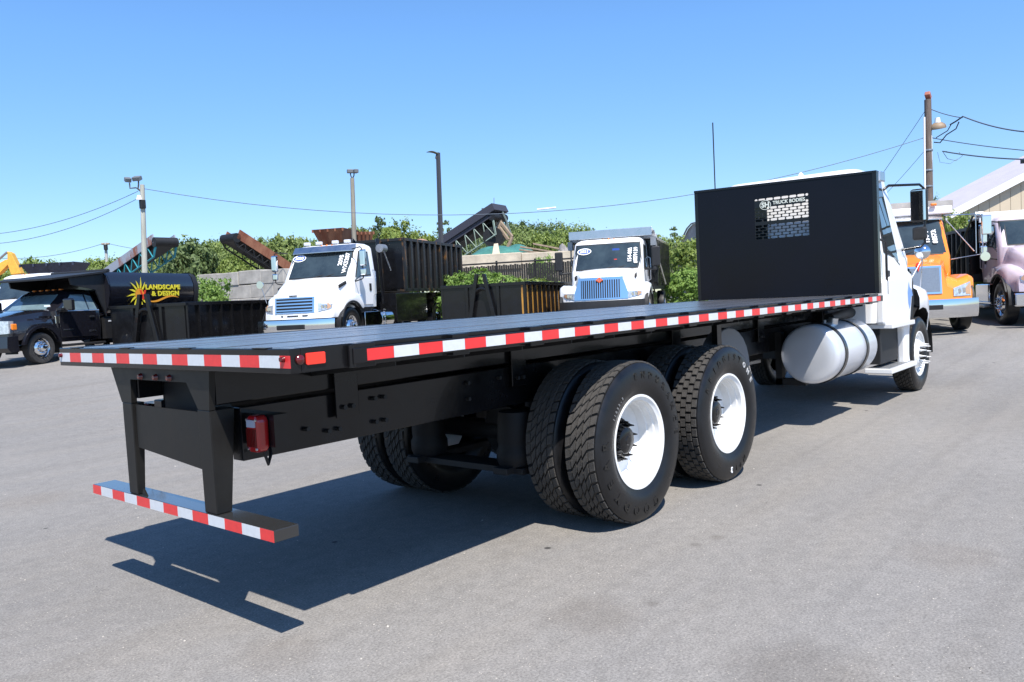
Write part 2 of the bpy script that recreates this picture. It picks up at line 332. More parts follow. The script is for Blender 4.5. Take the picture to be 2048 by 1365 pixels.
# ------------------------------------------------------------------ the flatbed truck
H, D, HBX = 1.147, 1.353, 7.93
def flatbed():
    t = thing('flatbed_truck', 'white cab truck with long empty black flatbed deck and red white reflective tape', 'truck')
    # deck planks
    n = 10; x1 = HBX; y0 = -H+.012; wd = (2*H-.024)/n
    dk = mat('deck_plank', (.085, .088, .10), .28, var=.22, scale=2.0, coat=.25, rvar=.10, stretch=(.5, 9, 1), bump=.08, bscale=25)
    dk.node_tree.nodes['Principled BSDF'].inputs['Coat Roughness'].default_value = .25
    for i in range(n):
        g = .0025; z = D-.004*rnd.random()
        MB().box(.012, x1, y0+i*wd+g, y0+(i+1)*wd-g, D-.04, z).build('deck_plank', dk, t)
    # rails
    MB().box(0, .05, -H, H, D-.1, D+.002).build('rear_rail', BLK, t, bevel=.004)
    for s in (-1, 1):
        ya, yb = sorted((s*(H-.05), s*(H-.012)))
        MB().box(.05, x1, ya, yb, D-.1, D+.002).box(.05, .30, *sorted((s*(H-.02), s*H)), D-.1, D+.0025).build('side_rail', BLK, t, bevel=.004)
        ya, yb = sorted((s*(H+.028), s*(H+.04)))
        MB().box(.285, x1-.01, ya, yb, D-.085, D-.018).build('rub_rail', BLK, t, bevel=.003)
        k = 0; x = .30
        while x < x1-.1:
            ya, yb = sorted((s*(H-.014), s*(H+.0275)))
            MB().box(x, x+.115, ya, yb, D-.104, D+.001).build('stake_pocket', BLK, t, bevel=.004); x += .5966
            if k == 0: MB().cyl((.292, s*(H+.015), D-.10), (.292, s*(H+.015), D-.005), .016, k=10).build('rail_end_rod', BLK, t, smooth=40)
            k += 1
        for i in range(49):           # reflective tape: alternating pieces
            a = .356+i*.1524
            if s > 0 and i > 48: break
            ya, yb = sorted((s*(H+.0401), s*(H+.0412)))
            MB().box(a+.0008, a+.1516, ya, yb, D-.0765, D-.0255).build('reflective_strip', (TR, TW)[i % 2], t)
    seg = 2*H/15.5
    for i in range(16):
        ya = H-i*seg; yb = max(-H, ya-seg)
        MB().box(-.0014, -.0002, yb+.0006, ya-.0006, D-.0765, D-.0255).build('reflective_strip', (TW, TR)[i % 2], t)
    for i in range(4):                 # notches behind the rear rail
        y = .93-i*.62; MB().box(-.004, .03, y-.05, y+.05, D+.0015, D+.006).build('rail_clip', BLK, t)
    # corner lights
    for s in (-1, 1):
        MB().lathe([(s*0, .02), (s*.008, .02), (s*.016, .013), (s*.018, .001)], (.042, s*H, D-.045), 16).build('marker_light', REDD, t, smooth=40)
        b = MB(); y = s*(H+.001); b.prism([(.077+.008*math.cos(a)+(.08 if math.cos(a) > 0 else 0), y, D-.045+.008*math.sin(a)+(.017 if math.sin(a) > 0 else -.017)) for a in [R(22.5+45*j) for j in range(8)]], (0, s*.008, 0)); b.build('side_reflector', REDL if s > 0 else mat('red_reflector', (.85, .04, .02), .25, coat=.5), t, bevel=.002)
    for y in (-H+.045, H-.035):
        MB().cyl((-.018, y, D-.04), (.0, y, D-.04), .010, .013, 12).build('marker_light', REDD, t, smooth=40)
    # cross members and long sills
    x = .6
    while x < 7.9:
        b = MB().box(x-.025, x+.025, -H+.05, H-.05, D-.105, D-.042)
        for s in (-1, 1): b.prism([(x, s*(H-.06), D-.1), (x, s*(H-.06), D-.125), (x, s*.42, D-.19), (x, s*.42, D-.1)], (.006, 0, 0))
        b.build('cross_member', BLKM, t); x += .46
    for s in (-1, 1):
        MB().box(.068, 7.9, *sorted((s*.34, s*.44)), 1.085, D-.105).build('bed_sill', BLK, t, bevel=.006)
        MB().box(.19, 11.0, *sorted((s*.34, s*.43)), .80, 1.06).build('chassis_rail', BLK, t, bevel=.006)
        for x in (.72, 2.15, 4.3, 6.1):
            MB().box(x, x+.15, *sorted((s*.4605, s*.472)), .93, D-.1).build('tie_plate', BLK, t, bevel=.003)
            for dx in (.045, .1): MB().cyl((x+dx, s*.472, .985), (x+dx, s*.492, .985), .014, k=6).build('bolt', DARK, t)
        for x, z in ((1.0, 1.0), (1.07, 1.0), (1.0, .87), (1.07, .87), (.68, .87), (.75, .87), (.55, .9), (1.75, 1.0), (1.75, .9), (2.05, 1.0)):
            MB().cyl((x, s*.43, z), (x, s*.458, z), .013, k=6).build('bolt', DARK, t)
    MB().box(1.9, 4.6, -.3, .3, .84, 1.0).build('frame_crossbeam', DARK, t)
    MB().box(.2, 3.0, .325, .333, .78, 1.25).build('sill_light_block', DARK, t)  # added dark sheet, blocks daylight showing through the gap under the sill
    # rear gusset frame and underride guard
    gy0, gy1 = -.452, .565
    MB().prism([(.035, gy0, D-.101), (.035, gy1, D-.101), (.035, .462, 1.065), (.035, .352, 1.065), (.035, .345, 1.19), (.035, -.235, 1.19), (.035, -.33, 1.065), (.035, -.43, 1.065)], (.03, 0, 0)).build('rear_gusset', mat('black_frame_paint', (.0125, .012, .0115), .42, var=.2, spec=.25, scale=7, rvar=.08), t)
    gm = MATS['black_frame_paint']
    MB().box(.20, .206, -.339, .339, .82, 1.25).build('gusset_light_block', DARK, t)  # dark sheet sized to block daylight showing through the gusset opening
    for y0_, y1_ in ((-.428, -.318), (.355, .462)):
        dp = .165 if y0_ < 0 else .105; dq = .118 if y0_ < 0 else .08
        a = [(.036, y1_, 1.064), (.036, y0_, 1.064), (dp, y0_, 1.064), (dp, y1_, 1.064)]
        y1b, y0b = (y1_, y0_) if y0_ < 0 else (y1_, y0_+.01)
        b_ = [(.040, y1b, .576), (.040, y0b, .576), (dq, y0b, .576), (dq, y1b, .576)]
        MB().hexa(b_, a).build('guard_leg', gm, t, bevel=.004)
    MB().hexa([(.05, .34, .83), (.05, -.317, .775), (.056, -.317, .775), (.056, .34, .83)], [(.05, .34, 1.055), (.05, -.317, 1.05), (.056, -.317, 1.05), (.056, .34, 1.055)]).build('rear_plate', gm, t)
    for y in (.215, .06, -.08): MB().lathe([(0, .022), (-.010, .02), (-.016, .01), (-.018, .001)], (0, 0, 0), 16)
    for y in (.221, .06, -.078): MB().cyl((.035, y, 1.208), (.018, y, 1.208), .018, .011, 14).build('marker_light', REDD, t, smooth=40)
    MB().box(.03, .155, -.90, .90, .522, .575).build('guard_bar', mat('guard_top', (.03, .03, .03), .12, coat=.4), t, bevel=.003)
    MB().prism([(.05, .34, .575), (.05, .29, .575), (.05, .325, .61)], (.01, 0, 0)).build('guard_brace', gm, t)
    x0, seg = .90, .1446; y = .90; i = 0
    while y > -.899:
        ln = .1446 if i else .105; yb = max(-.9, y-ln)
        MB().box(.0288, .0299, yb+.0005, y-.0005, .5235, .5735).build('reflective_strip', (TR, TW)[i % 2], t); y = yb; i += 1
    # tail lamps on brackets
    for s in (-1, 1):
        b = MB(); cy = s*.572; zc_ = .945
        b.prism([(.16, cy+dy, zc_+dz) for dy, dz in ((-.048, .068), (-.03, .086), (.035, .086), (.052, .065), (.052, -.068), (.035, -.088), (-.03, -.086), (-.048, -.068))], (.06, 0, 0)); b.build('tail_lamp', REDL, t, bevel=.014)
        MB().box(.152, .161, cy-.03, cy+.032, .978, 1.012).build('reverse_lens', mat('clear_lens', (.35, .36, .42), .2, coat=.5), t)
        for i in range(7): MB().box(.156, .1603, cy-.032+.012*i, cy-.028+.012*i, .885, .97).build('lens_ridge', REDD, t)
        MB().box(.221, .30, *sorted((s*.43, s*.66)), .88, 1.03).build('lamp_bracket', BLK, t)
        for q in ((-.035, .066), (.038, .066), (-.032, -.068), (.038, -.07)): MB().cyl((.155, cy+q[0], zc_+q[1]), (.161, cy+q[0], zc_+q[1]), .006, k=8).build('screw', ALU, t)
        MB().tube([(.21, cy, .87), (.22, cy, .84), (.24, cy-.01*s, .79), (.27, cy-.03*s, .83), (.33, s*.44, .86)], .008, 6).build('lamp_cable', DARK, t, smooth=60)
    # name plate under frame
    MB().box(.3, .304, .23, .30, .74, .80).build('data_plate', mat('blue_plate', (.03, .04, .1), .4), t)
    # mud wheels: tandem axles
    for k, x in enumerate((2.6356, 3.956)):
        for s in (-1, 1):
            tr = 'zig' if k == 0 else 'brick'
            wheel(t, (x, s*(H-.135), .534), s, tread=tr, txt=(T1, T2)[k] if s < 0 else None)
            wheel(t, (x, s*(H-.45), .534), s, kind='plain', tread=tr)
        MB().cyl((x, -.9, .534), (x, .9, .534), .075, k=14).cyl((x-.05, 0, .534), (x+.25, 0, .56), .2, .12, 16).build('axle', DARK, t, smooth=40)
        for s in (-1, 1):
            MB().lathe([(0, .001), (0, .13), (.0, .13)], (0, 0, 0), 8)
            Mx = Matrix.Translation((x-.42, s*.42, 0)) @ Matrix.Rotation(R(90), 4, 'X')
            b = MB(Mx); b.lathe([(.40, .001), (.40, .12), (.44, .135), (.50, .135), (.53, .12), (.56, .125), (.70, .12), (.76, .11), (.76, .001)], (0, 0, 0), 24)
            b.build('air_spring', mat('air_spring_rubber', (.012, .012, .013), .6, spec=.2), t, smooth=45)
            MB().box(x-.6, x+.35, *sorted((s*.36, s*.48)), .36, .405).build('suspension_arm', DARK, t, bevel=.005)
        MB().box(x-.52, x-.32, -.55, .55, .355, .395).build('suspension_beam', DARK, t)
    # mudguard hanger & white wing behind second axle (seen between wheel and tank)
    b = MB(); pts = []
    for a in range(0, 181, 15): pts.append((4.75+.42*math.cos(R(a)), -.78, .78+.38*math.sin(R(a))))
    b.prism(pts, (0, .10, 0)).build('battery_box_cover', mat('grey_box_paint', (.13, .135, .15), .45), t, bevel=.01)
    MB().box(4.3, 5.1, -.79, -.5, .55, .78).build('air_tank_shield', DARK, t)
    MB().box(4.42, 4.5, -.83, -.78, .62, 1.2).build('hanger_post', BLK, t)
    for s in (-1,):
        MB().lathe([(0, .001), (0, .12), (.02, .14), (.56, .14), (.58, .12), (.58, .001)], (5.35, .2, .72), 20).build('air_reservoir', DARK, t, smooth=40)
    # fuel tank with straps
    tx0, tx1, ty, tz, tr_ = 6.42, 7.80, -.86, .775, .308
    Mt = Matrix.Translation((0, ty, tz)) @ Matrix.Rotation(R(-90), 4, 'Z')
    tank = mat('tank_aluminium', (.76, .78, .82), .28, metal=.45)
    b = MB(Mt); b.lathe([(tx0-.0, .001), (tx0+.006, tr_*.5), (tx0+.016, tr_*.85), (tx0+.028, tr_*.94), (tx0+.05, tr_*.985), (tx0+.075, tr_), (tx1-.075, tr_), (tx1-.04, tr_*.96), (tx1-.018, tr_*.86), (tx1, .001)], (0, 0, 0), 64)
    tk = b.build('fuel_tank', tank, t, smooth=40)
    for xa in (6.62, 7.33):
        b = MB(Mt); b.lathe([(xa, tr_+.001), (xa, tr_+.012), (xa+.07, tr_+.012), (xa+.07, tr_+.001)], (0, 0, 0), 48); b.build('tank_strap', mat('strap_black', (.012, .012, .012), .3, coat=.3), tk, smooth=35)
        MB().box(xa, xa+.08, -.75, -.43, .43, .5).box(xa, xa+.08, -.5, -.43, .43, 1.0).build('tank_bracket', DARK, t)
    MB().cyl((6.95, ty-.08, tz+tr_-.02), (6.95, ty-.09, tz+tr_+.045), .05, k=16).build('filler_cap', ALU, tk, smooth=40)
    for i in range(3): MB().cyl((6.85+.12*i, ty-.03, tz+tr_-.01), (6.85+.12*i, ty-.03, tz+tr_+.03), .015, k=8).build('tank_fitting', STL, tk)
    # headboard with perforated window
    hb0, hb1 = 2.765, 2.765
    hp = t
    yL, yR, zt, zb = 1.13, -1.145, 2.785, D+.003
    # measured corners keep its slight lean
    wy0, wy1, wz0, wz1 = -.372, .312, 2.09, 2.60
    X = HBX-.002
    b = MB()
    zl, zr = 2.775, 2.745
    zq = lambda y: lerp(zr, zl, (y-yR)/(yL-yR))+.004
    fl_ = lambda y0, y1, z0: MB().prism([(X, y0, z0), (X, y1, z0), (X, y1, zq(y1)), (X, y0, zq(y0))], (.012, 0, 0)).build('headboard_panel', NAVY, t)
    fl_(wy1, yL, zb)
    fl_(yR, wy0, zb)
    MB().box(X, X+.012, wy0, wy1, zb, wz0).build('headboard_panel', NAVY, t)
    fl_(wy0, wy1, wz1)
    MB().prism([(X-.006, yR-.004, zr-.015), (X-.006, yL+.004, zl-.0), (X-.006, yL+.004, zl+.03), (X-.006, yR-.004, zr+.015)], (.085, 0, 0)).build('headboard_cap', BLK, t, bevel=.004)
    MB().prism([(X+.0005, yR+.002, zr-.02), (X+.0005, yR+.002, zr-.005), (X+.0005, yL-.002, zl+.01), (X+.0005, yL-.002, zl-.04)], (.011, 0, 0))
    for y in (yR, yL-.045): MB().box(X-.005, X+.085, y-.003, y+.045, zb+.001, (zr if y < 0 else zl)-.01).build('headboard_post', BLK, t, bevel=.004)
    for y in (-.62, .55): MB().box(X+.0125, X+.08, y-.04, y+.04, zb, zr-.03).build('headboard_stiffener', BLK, t)
    # perforated plate as a filled curve with pill holes
    cu = bpy.data.curves.new('window_grid', 'CURVE'); cu.dimensions = '2D'; cu.fill_mode = 'BOTH'; cu.extrude = .003
    def spl(pts):
        s_ = cu.splines.new('POLY'); s_.points.add(len(pts)-1)
        for i, (a, c) in enumerate(pts): s_.points[i].co = (a, c, 0, 1)
        s_.use_cyclic_u = True
    W_, H_ = wy1-wy0, wz1-wz0
    spl([(0, 0), (W_, 0), (W_, H_), (0, H_)])
    rows = 14; ph = H_/rows; pw = .098
    def pill(x0, x1, yc, r):
        pts = []
        for a in range(-90, 91, 30): pts.append((x1-r+r*math.cos(R(a)), yc+r*math.sin(R(a))))
        for a in range(90, 271, 30): pts.append((x0+r+r*math.cos(R(a)), yc+r*math.sin(R(a))))
        spl(pts)
    for r_ in range(rows):
        yc = (r_+.5)*ph
        if r_ in (5,): continue
        x = .006-(pw/2 if r_ % 2 else 0)
        while x < W_-.01:
            a, c = max(x, .006), min(x+pw-.011, W_-.006)
            skip = (r_ in (11, 12)) and (a < W_-.06) and (a < W_-.06)
            if r_ == 12 or r_ == 11: skip = a < W_-.075
            if c-a > .026 and not skip: pill(a, c, yc, min(.0148, (c-a)/2-.001))
            x += pw
    ob = bpy.data.objects.new('tmp', cu); COL.objects.link(ob); dg = bpy.context.evaluated_depsgraph_get()
    me = bpy.data.meshes.new_from_object(ob.evaluated_get(dg)); bpy.data.objects.remove(ob)
    me.transform(frame((X+.006, wy1, wz0), (0, -1, 0), (0, 0, 1))); me.materials.clear(); me.materials.append(BLK)
    me.name = 'headboard_window'; hw = bpy.data.objects.new('headboard_window', me); COL.objects.link(hw); hw.parent = t
    zt_ = wz0+12*ph
    text('headboard_lettering', 'TRUCK BODIES', .058, frame((X-.001, (wy0+wy1)/2-.098, zt_), (0, -1, 0), (0, 0, 1)), INT, t, .002, .0015)  # pale raised letters in place of cut-outs with a lit wall behind
    text('headboard_emblem_letters', 'SH', .085, frame((X-.001, wy1-.145, zt_-.015), (0, -1, 0), (0, 0, 1)), INT, t, .002, .003)
    b = MB(); ring = lambda r: [(X-.003, wy1-.145+r*1.25*math.cos(2*math.pi*i/32), zt_-.015+r*math.sin(2*math.pi*i/32)) for i in range(32)]
    b.loft([ring(.052), ring(.058)], cap=False); b.build('headboard_emblem_ring', INT, t)
    # amber marker at front end of the bed
    MB().box(7.935, 7.95, -H-.01, -H+.03, D-.08, D-.03).build('marker_light', AMB, t)
    MB().box(7.9, 8.1, -.5, .5, .9, 1.2).build('gearbox_cover', DARK, t)
    b = MB()
    for i in range(4): b.tube([(7.95, -.5+.12*i, 1.15), (8.1, -.62+.1*i, 1.05), (8.25, -.7+.1*i, 1.15)], .022, 8)
    b.build('air_hose', DARK, t, smooth=60)
    MB().cyl((7.4, -.75, 1.10), (8.25, -.75, 1.14), .06, k=14).build('exhaust_pipe', BLKM, t, smooth=40)
    return t
FB = flatbed()

# ------------------------------------------------------------------ bonneted truck cab, shared by the parked lorries
def rrect(x0, x1, w, r, z, n=5):
    pts = []
    for cx, cy, a0 in ((x1-r, w-r, 0), (x0+r*.6, w-r*.6, 90), (x0+r*.6, -w+r*.6, 180), (x1-r, -w+r, 270)):
        rr_ = r if cx > (x0+x1)/2 else r*.6
        for i in range(n): a = R(a0+90*i/(n-1)); pts.append((cx+rr_*math.cos(a), cy+rr_*math.sin(a), z))
    return pts
def sst(a, b, x): t = min(1, max(0, (x-a)/(b-a))); return t*t*(3-2*t)
def hood_mesh(M, p, m, parent):
    Ra, zc = p['Ra'], p['zc']
    xs = [-Ra-.10, -Ra, -Ra*.93, -Ra*.8, -Ra*.55, -Ra*.28, 0, Ra*.28, Ra*.55, Ra*.8, Ra*.93, Ra, Ra+.08, lerp(Ra+.08, p['xn'], .5), p['xn']-.06, p['xn'], p['xn']+.03]
    xs = [x for x in xs if x >= p.get('xstart', -9)]
    rows = []
    for k, x in enumerate(xs):
        u = sst(p['xc'], p['xn'], x); last = x > p['xn']; f_ = .97 if last else 1
        zh = lerp(p['zhc'], p['zhn'], u**p.get('zp', 1))*(.985 if last else 1); wh = lerp(p['whc'], p['whn'], u)*f_
        un = sst(.2, p['xn'], x); zf = (lerp(p['zf'], p['zfn'], un)-p.get('zfd', 0)*sst(0, -Ra, x)); wo = (lerp(p['wo'], p['won'], un)-.05*sst(0, -Ra, x))*f_
        arch = zc+math.sqrt(max(0, Ra*Ra-x*x)); zb = max(p['zn'], arch) if abs(x) < Ra else p['zn']
        if x < 0: zb = max(p.get('zback', p['zn']), arch if abs(x) < Ra else 0)
        zf = max(zf, zb+.05); zh = max(zh, zf+.03); zv = min(zf-.01, zf)
        col = [(wo, zb), (wo+.012, zb+.03), (wo+.012, lerp(zb, zf, .5)), (wo-.02, zf-.045), (wo-.09, zf), (lerp(wo, wh, .55), zv-p.get('dip', .02)), (wh+.05, zv+.0), (wh+.012, lerp(zf, zh, .35)), (wh-.015, lerp(zf, zh, .75)), (wh-.07, zh-.02), (wh-.22, zh+.005), (wh*.35, zh+.025), (0, zh+.03)]
        pts = []
        for y, z in col:
            xx = x-p['sb']*(abs(y)/1.1)**2.2*sst(.3, p['xn'], x)
            xx -= p.get('lean', 0)*(z-p['zn'])*sst(p['xn']-.3, p['xn'], x)
            pts.append((xx, y, z))
        rows.append([(a, -b, c) for a, b, c in pts[:-1]]+list(reversed(pts)))
    b = MB(M); b.loft(rows, closed=False, cap=False)
    # nose
    top = rows[-1]; z0 = p['zn']
    mid = [lambda t, q=q: None for q in top]
    r1 = [(q[0]+.012*min(1, (q[2]-z0)*3), q[1], lerp(z0, q[2], .5)) for q in top]; r0 = [(q[0]+p.get('lean', 0)*(q[2]-z0), q[1], z0) for q in top]
    b.loft([top, r1, r0], closed=False, cap=False)
    return b.build('hood', m, parent, smooth=38)
def nose_x(p, y, z): return p['xn']+.03-p['sb']*(abs(y)/1.1)**2.2-p.get('lean', 0)*(z-p['zn'])
PM2 = dict(Ra=.60, zc=.52, xc=-.3, xn=1.0, zhc=1.80, zhn=1.42, whc=.92, whn=.70, wsw=.97, cwt=.96, zf=1.36, zfn=1.12, wo=1.15, won=.98, zn=.76, sb=.34, lean=.12, zfd=.0, dip=-.04)
def plate_front(M, p, ys, zs, m, name, parent, t=.03, off=.012, bevel=.006):
    """pieces that follow the rounded nose"""
    b = MB(M); n = 6; rows = []
    for i in range(n+1):
        f_ = i/n; y = lerp(ys[0], ys[1], f_); zl = lerp(zs[0], zs[2], f_); zh = lerp(zs[1], zs[3], f_)
        rows.append([(nose_x(p, y, zl)+off, y, zl), (nose_x(p, y, zh)+off, y, zh), (nose_x(p, y, zh)+off-t, y, zh), (nose_x(p, y, zl)+off-t, y, zl)])
    b.loft(rows); return b.build(name, m, parent, smooth=30)
def cab(t, xo, paint, p=PM2, xb=-1.68, zroof=2.80, style='m2', chrome=True, doors=True, glass=GLS, visor=None, wheels=True, rim=CHR, mirror='m2', lamps=True, interior=True):
    M = Matrix.Translation((xo, 0, 0)); xf = p['xc']+.06; xt = p.get('xt', -.72); zb_, zt = p.get('zbelt', 1.78), zroof-.14
    W0, W1 = p.get('cw', 1.04), p.get('cwt', .91)
    b = MB(M)
    b.loft([rrect(xb, xf-.05, W0-.03, .12, p.get('zfloor', .98)), rrect(xb, xf, W0, .14, 1.35), rrect(xb, xf, W0-.005, .13, zb_), rrect(xb+.03, xt, W1, .13, zt), rrect(xb+.05, xt-.05, W1-.03, .18, zt+.06), rrect(xb+.12, xt-.16, W1-.12, .25, zroof-.02), rrect(xb+.35, xt-.35, W1-.4, .22, zroof)])
    c = b.build('cab', paint, t, smooth=32)
    fx = lambda z: lerp(xf, xt, (z-zb_)/(zt-zb_)); wy = lambda z: lerp(W0-.005, W1, max(0, (z-zb_)/(zt-zb_)))
    # windshield: slightly curved sheet with rubber surround
    def sheet(name, m, y0, z0, z1, off, th):
        b = MB(M); rows = []
        for i in range(17):
            s = -1+2*i/16; r_ = []
            for z in (z0, z1): yy = s*(y0-(z-z0)*.10); r_.append((fx(z)+off-3.0*max(0, abs(yy)-(W1-.12))**2+.012*(1-s*s), yy, z))
            rows.append(r_+[(q[0]-th, q[1], q[2]) for q in reversed(r_)])
        b.loft(rows); return b.build(name, m, c, smooth=30)
    wy0 = p.get('wsw', .90)
    sheet('window_seal', DARK, wy0+.012, zb_+.03, zt-.02, .006, .05)
    sheet('windscreen', glass, wy0-.02, zb_+.06, zt-.05, .012, .04)
    for s in (-1, 1): MB(M).tube([(fx(zb_)+.06, s*.15, zb_+.03), (fx(zb_+.2)+.04, s*.15+.42, zb_+.13)], .012, 6).build('wiper', DARK, c)
    for s in (-1, 1):
        d0, d1 = xf-.13, max(xb+.28, xf-1.32)
        # door skin, window, handle
        def sp(x, z, o): return (x, s*(wy(z)+o), z)
        b = MB(M)
        b.prism([sp(d0, 1.0+.05, .0), sp(d1, 1.05, .0), sp(d1, zb_, .0), sp(d0, zb_, .0)], (0, s*.008, 0)); b.build('door', paint, c, bevel=.003)
        ft = fx(zt-.1)-.13-p.get('dwf', 0)*.6; d0 = d0-p.get('dwf', 0)
        o_ = [(d0-.02, zb_-.10), (d0-.35, zb_+.02), (d1+.05, zb_+.06), (d1+.07, zt-.1), (ft-.02, zt-.1)]
        i_ = [(d0-.09, zb_-.05), (d0-.36, zb_+.05), (d1+.09, zb_+.09), (d1+.11, zt-.135), (ft-.045, zt-.135)]
        MB(M).prism([sp(x, z, -.01) for x, z in o_], (0, s*.021, 0)).build('door_frame', DARK, c)
        MB(M).prism([sp(x, z, -.008) for x, z in i_], (0, s*.023, 0)).build('door_window', glass, c)
        MB(M).box(d0-.52, d0-.5, *sorted((s*(W0-.02), s*(W0+.0)))[:2], zb_+.05, zt-.14)
        MB(M).box(d1+.08, d1+.2, *sorted((s*(W0+.004), s*(W0+.02))), 1.42, 1.62).build('door_handle', DARK, c, bevel=.01)
        MB(M).tube([(d1-.1, s*(W0+.0), 1.3), (d1-.1, s*(W0+.06), 1.34), (d1-.1, s*(W0+.06), 1.95), (d1-.1, s*(W0-.02), 2.0)], .014, 6).build('grab_handle', ALU if chrome else DARK, c, smooth=60)
        if mirror == 'm2':
            mx, my = xf-.12, W0+.30
            MB(M).tube([(mx-.1, s*(W1+.02), zt-.07), (mx, s*(my-.07), zt-.03), (mx+.02, s*(my-.02), zt-.07), (mx+.02, s*(my-.01), zt-.85), (mx+.01, s*(my-.06), zt-.88), (mx-.05, s*(W0+.0), zt-.93)], .016, 8).build('mirror_arm', BLK if not chrome else DARK, c, smooth=60)
            MB(M).hexa([(mx-.03, s*(my-.09), zt-.1), (mx-.03, s*(my+.09), zt-.1), (mx-.03, s*(my+.09), zt-.55), (mx-.03, s*(my-.09), zt-.55)][::s], [(mx+.07, s*(my-.07), zt-.12), (mx+.07, s*(my+.07), zt-.12), (mx+.07, s*(my+.07), zt-.53), (mx+.07, s*(my-.07), zt-.53)][::s]).build('wing_mirror', CHR if chrome else BLKM, c, bevel=.025)
            MB(M).box(mx-.035, mx-.0305, *sorted((s*(my-.075), s*(my+.075))), zt-.53, zt-.12).build('mirror_glass', CHR, c)
            MB(M).box(mx-.03, mx+.05, *sorted((s*(my-.08), s*(my+.08))), zt-.78, zt-.6).build('spot_mirror', CHR if chrome else BLKM, c, bevel=.03)
        elif mirror == 'block':
            mx, my = xf-.1, W0+.36
            MB(M).tube([(mx-.15, s*W0, 1.62), (mx, s*(my-.05), 1.60)], .03, 8).build('mirror_arm', DARK, c)
            MB(M).box(mx-.05, mx+.07, *sorted((s*(my-.12), s*(my+.10))), 1.68, 2.22).box(mx-.04, mx+.05, *sorted((s*(my-.10), s*(my+.0))), 1.56, 1.69).build('wing_mirror', BLKM, c, bevel=.03)
        elif mirror == 'tube':
            mx, my = xf+.02, W0+.62
            b = MB(M)
            b.tube([(mx-.3, s*W1, zt-.02), (mx, s*my, zt-.06), (mx, s*my, zb_-.02), (mx-.1, s*W0, zb_-.1)], .014, 6); b.tube([(mx-.25, s*W1, zt-.1), (mx, s*(my-.17), zb_+.05)], .012, 6); b.tube([(mx, s*(my-.13), zt-.05), (mx, s*(my-.13), zb_)], .010, 6); b.build('mirror_arm', ALU, c, smooth=60)
            MB(M).box(mx-.04, mx+.05, *sorted((s*(my-.02), s*(my+.17))), zt-.52, zt-.1).build('wing_mirror', CHR, c, bevel=.02)
            MB(M).lathe([(0, 0)], (0, 0, 0), 3)
            MB(M).cyl((mx+.06, s*(my+.03), zb_-.08), (mx-.02, s*(my+.03), zb_-.08), .10, .06, 16).build('spot_mirror', CHR, c, smooth=40)
    if visor:
        b = MB(M); rows = []
        for i in range(9):
            s = -1+2*i/8; x = fx(zt)-.05*s**4
            rows.append([(x+.03, s*(W1-.02), zt-.03), (x+.20-.06*s*s, s*(W1-.03), zt-.10), (x+.20-.06*s*s, s*(W1-.03), zt-.08), (x-.02, s*(W1-.02), zt+.09)])
        b.loft(rows); b.build('sun_visor', visor, c, smooth=30)
    if lamps:
        for y in (-.72, -.16, 0, .16, .72):
            b = MB(M); x = xt-.16-.10*abs(y); z = zroof-.055-.05*abs(y)
            b.loft([[(x+.06*math.cos(a)*k, y+.035*math.sin(a)*k, z+dz) for a in [2*math.pi*i/10 for i in range(10)]] for k, dz in ((1, 0), (.9, .03), (.4, .05))]); b.build('roof_lamp', AMB, c, smooth=50)
    h = hood_mesh(M, p, paint, t)
    # wheel arch liners, fender lips, wheels
    for s in (-1, 1):
        b = MB(M); rg = lambda y, r: [(r*math.cos(R(a)), y, p['zc']+r*math.sin(R(a))) for a in range(-5, 186, 10)]
        b.loft([rg(s*.60, p['Ra']+.02), rg(s*(p['wo']-.03), p['Ra']+.015)], closed=False, cap=False); b.prism(rg(s*.6, p['Ra']+.02), (0, s*.01, 0)); b.build('wheel_arch_liner', DARK, h, smooth=60)
        if p.get('lip'):
            b = MB(M); rg = lambda y, r, e: [(r*math.cos(R(a)), y, max(p['zn'] if a < 90 else p.get('zback', p['zn']), p['zc']+r*math.sin(R(a)))) for a in range(8, 174, 8)]
            b.loft([rg(s*(p['wo']-.02), p['Ra']-.0, 0), rg(s*(p['wo']+.03), p['Ra']-.0, 0), rg(s*(p['wo']+.03), p['Ra']+.05, 0), rg(s*(p['wo']-.0), p['Ra']+.055, 0)], closed=False, cap=False); b.build('wheel_arch_lip', BLKM, h, smooth=50)
        if wheels: wheel(t, (xo, s*(p['wo']-.17), .50), s, Rw=.50, W=.27, rr=.29, kind='front', rim=rim, tread='zig' if style == 'main' else None, k=48)
    MB(M).cyl((0, -.9, .45), (0, .9, .45), .07, k=10).box(-1.5, .75, -.45, .45, .55, .95).box(-1.65, -.3, -.9, .9, .75, .99).build('front_axle', DARK, t)
    return c, h, M
def headlamp(M, p, h, y0, y1, zs):
    for s in (-1, 1):
        plate_front(M, p, (s*y0, s*y1), zs, LEN, 'headlamp', h, .06, .012)
        plate_front(M, p, (s*lerp(y0, y1, .70), s*lerp(y0, y1, .97)), (zs[0]+.04, zs[1]-.0, zs[2]+.03, zs[3]-.03), AMB if 0 else mat('pale_amber', (.6, .35, .2), .15, metal=.3), 'turn_lamp', h, .04, .018)
        for f_ in (.25, .5):
            y = s*lerp(y0, y1, f_+.05); z = (lerp(zs[0], zs[2], f_)+lerp(zs[1], zs[3], f_))/2; x = nose_x(p, y, z)
            MB(M).cyl((x, y, z), (x+.022, y, z), .055, .045, 16).build('lamp_reflector', CHR, h, smooth=40)
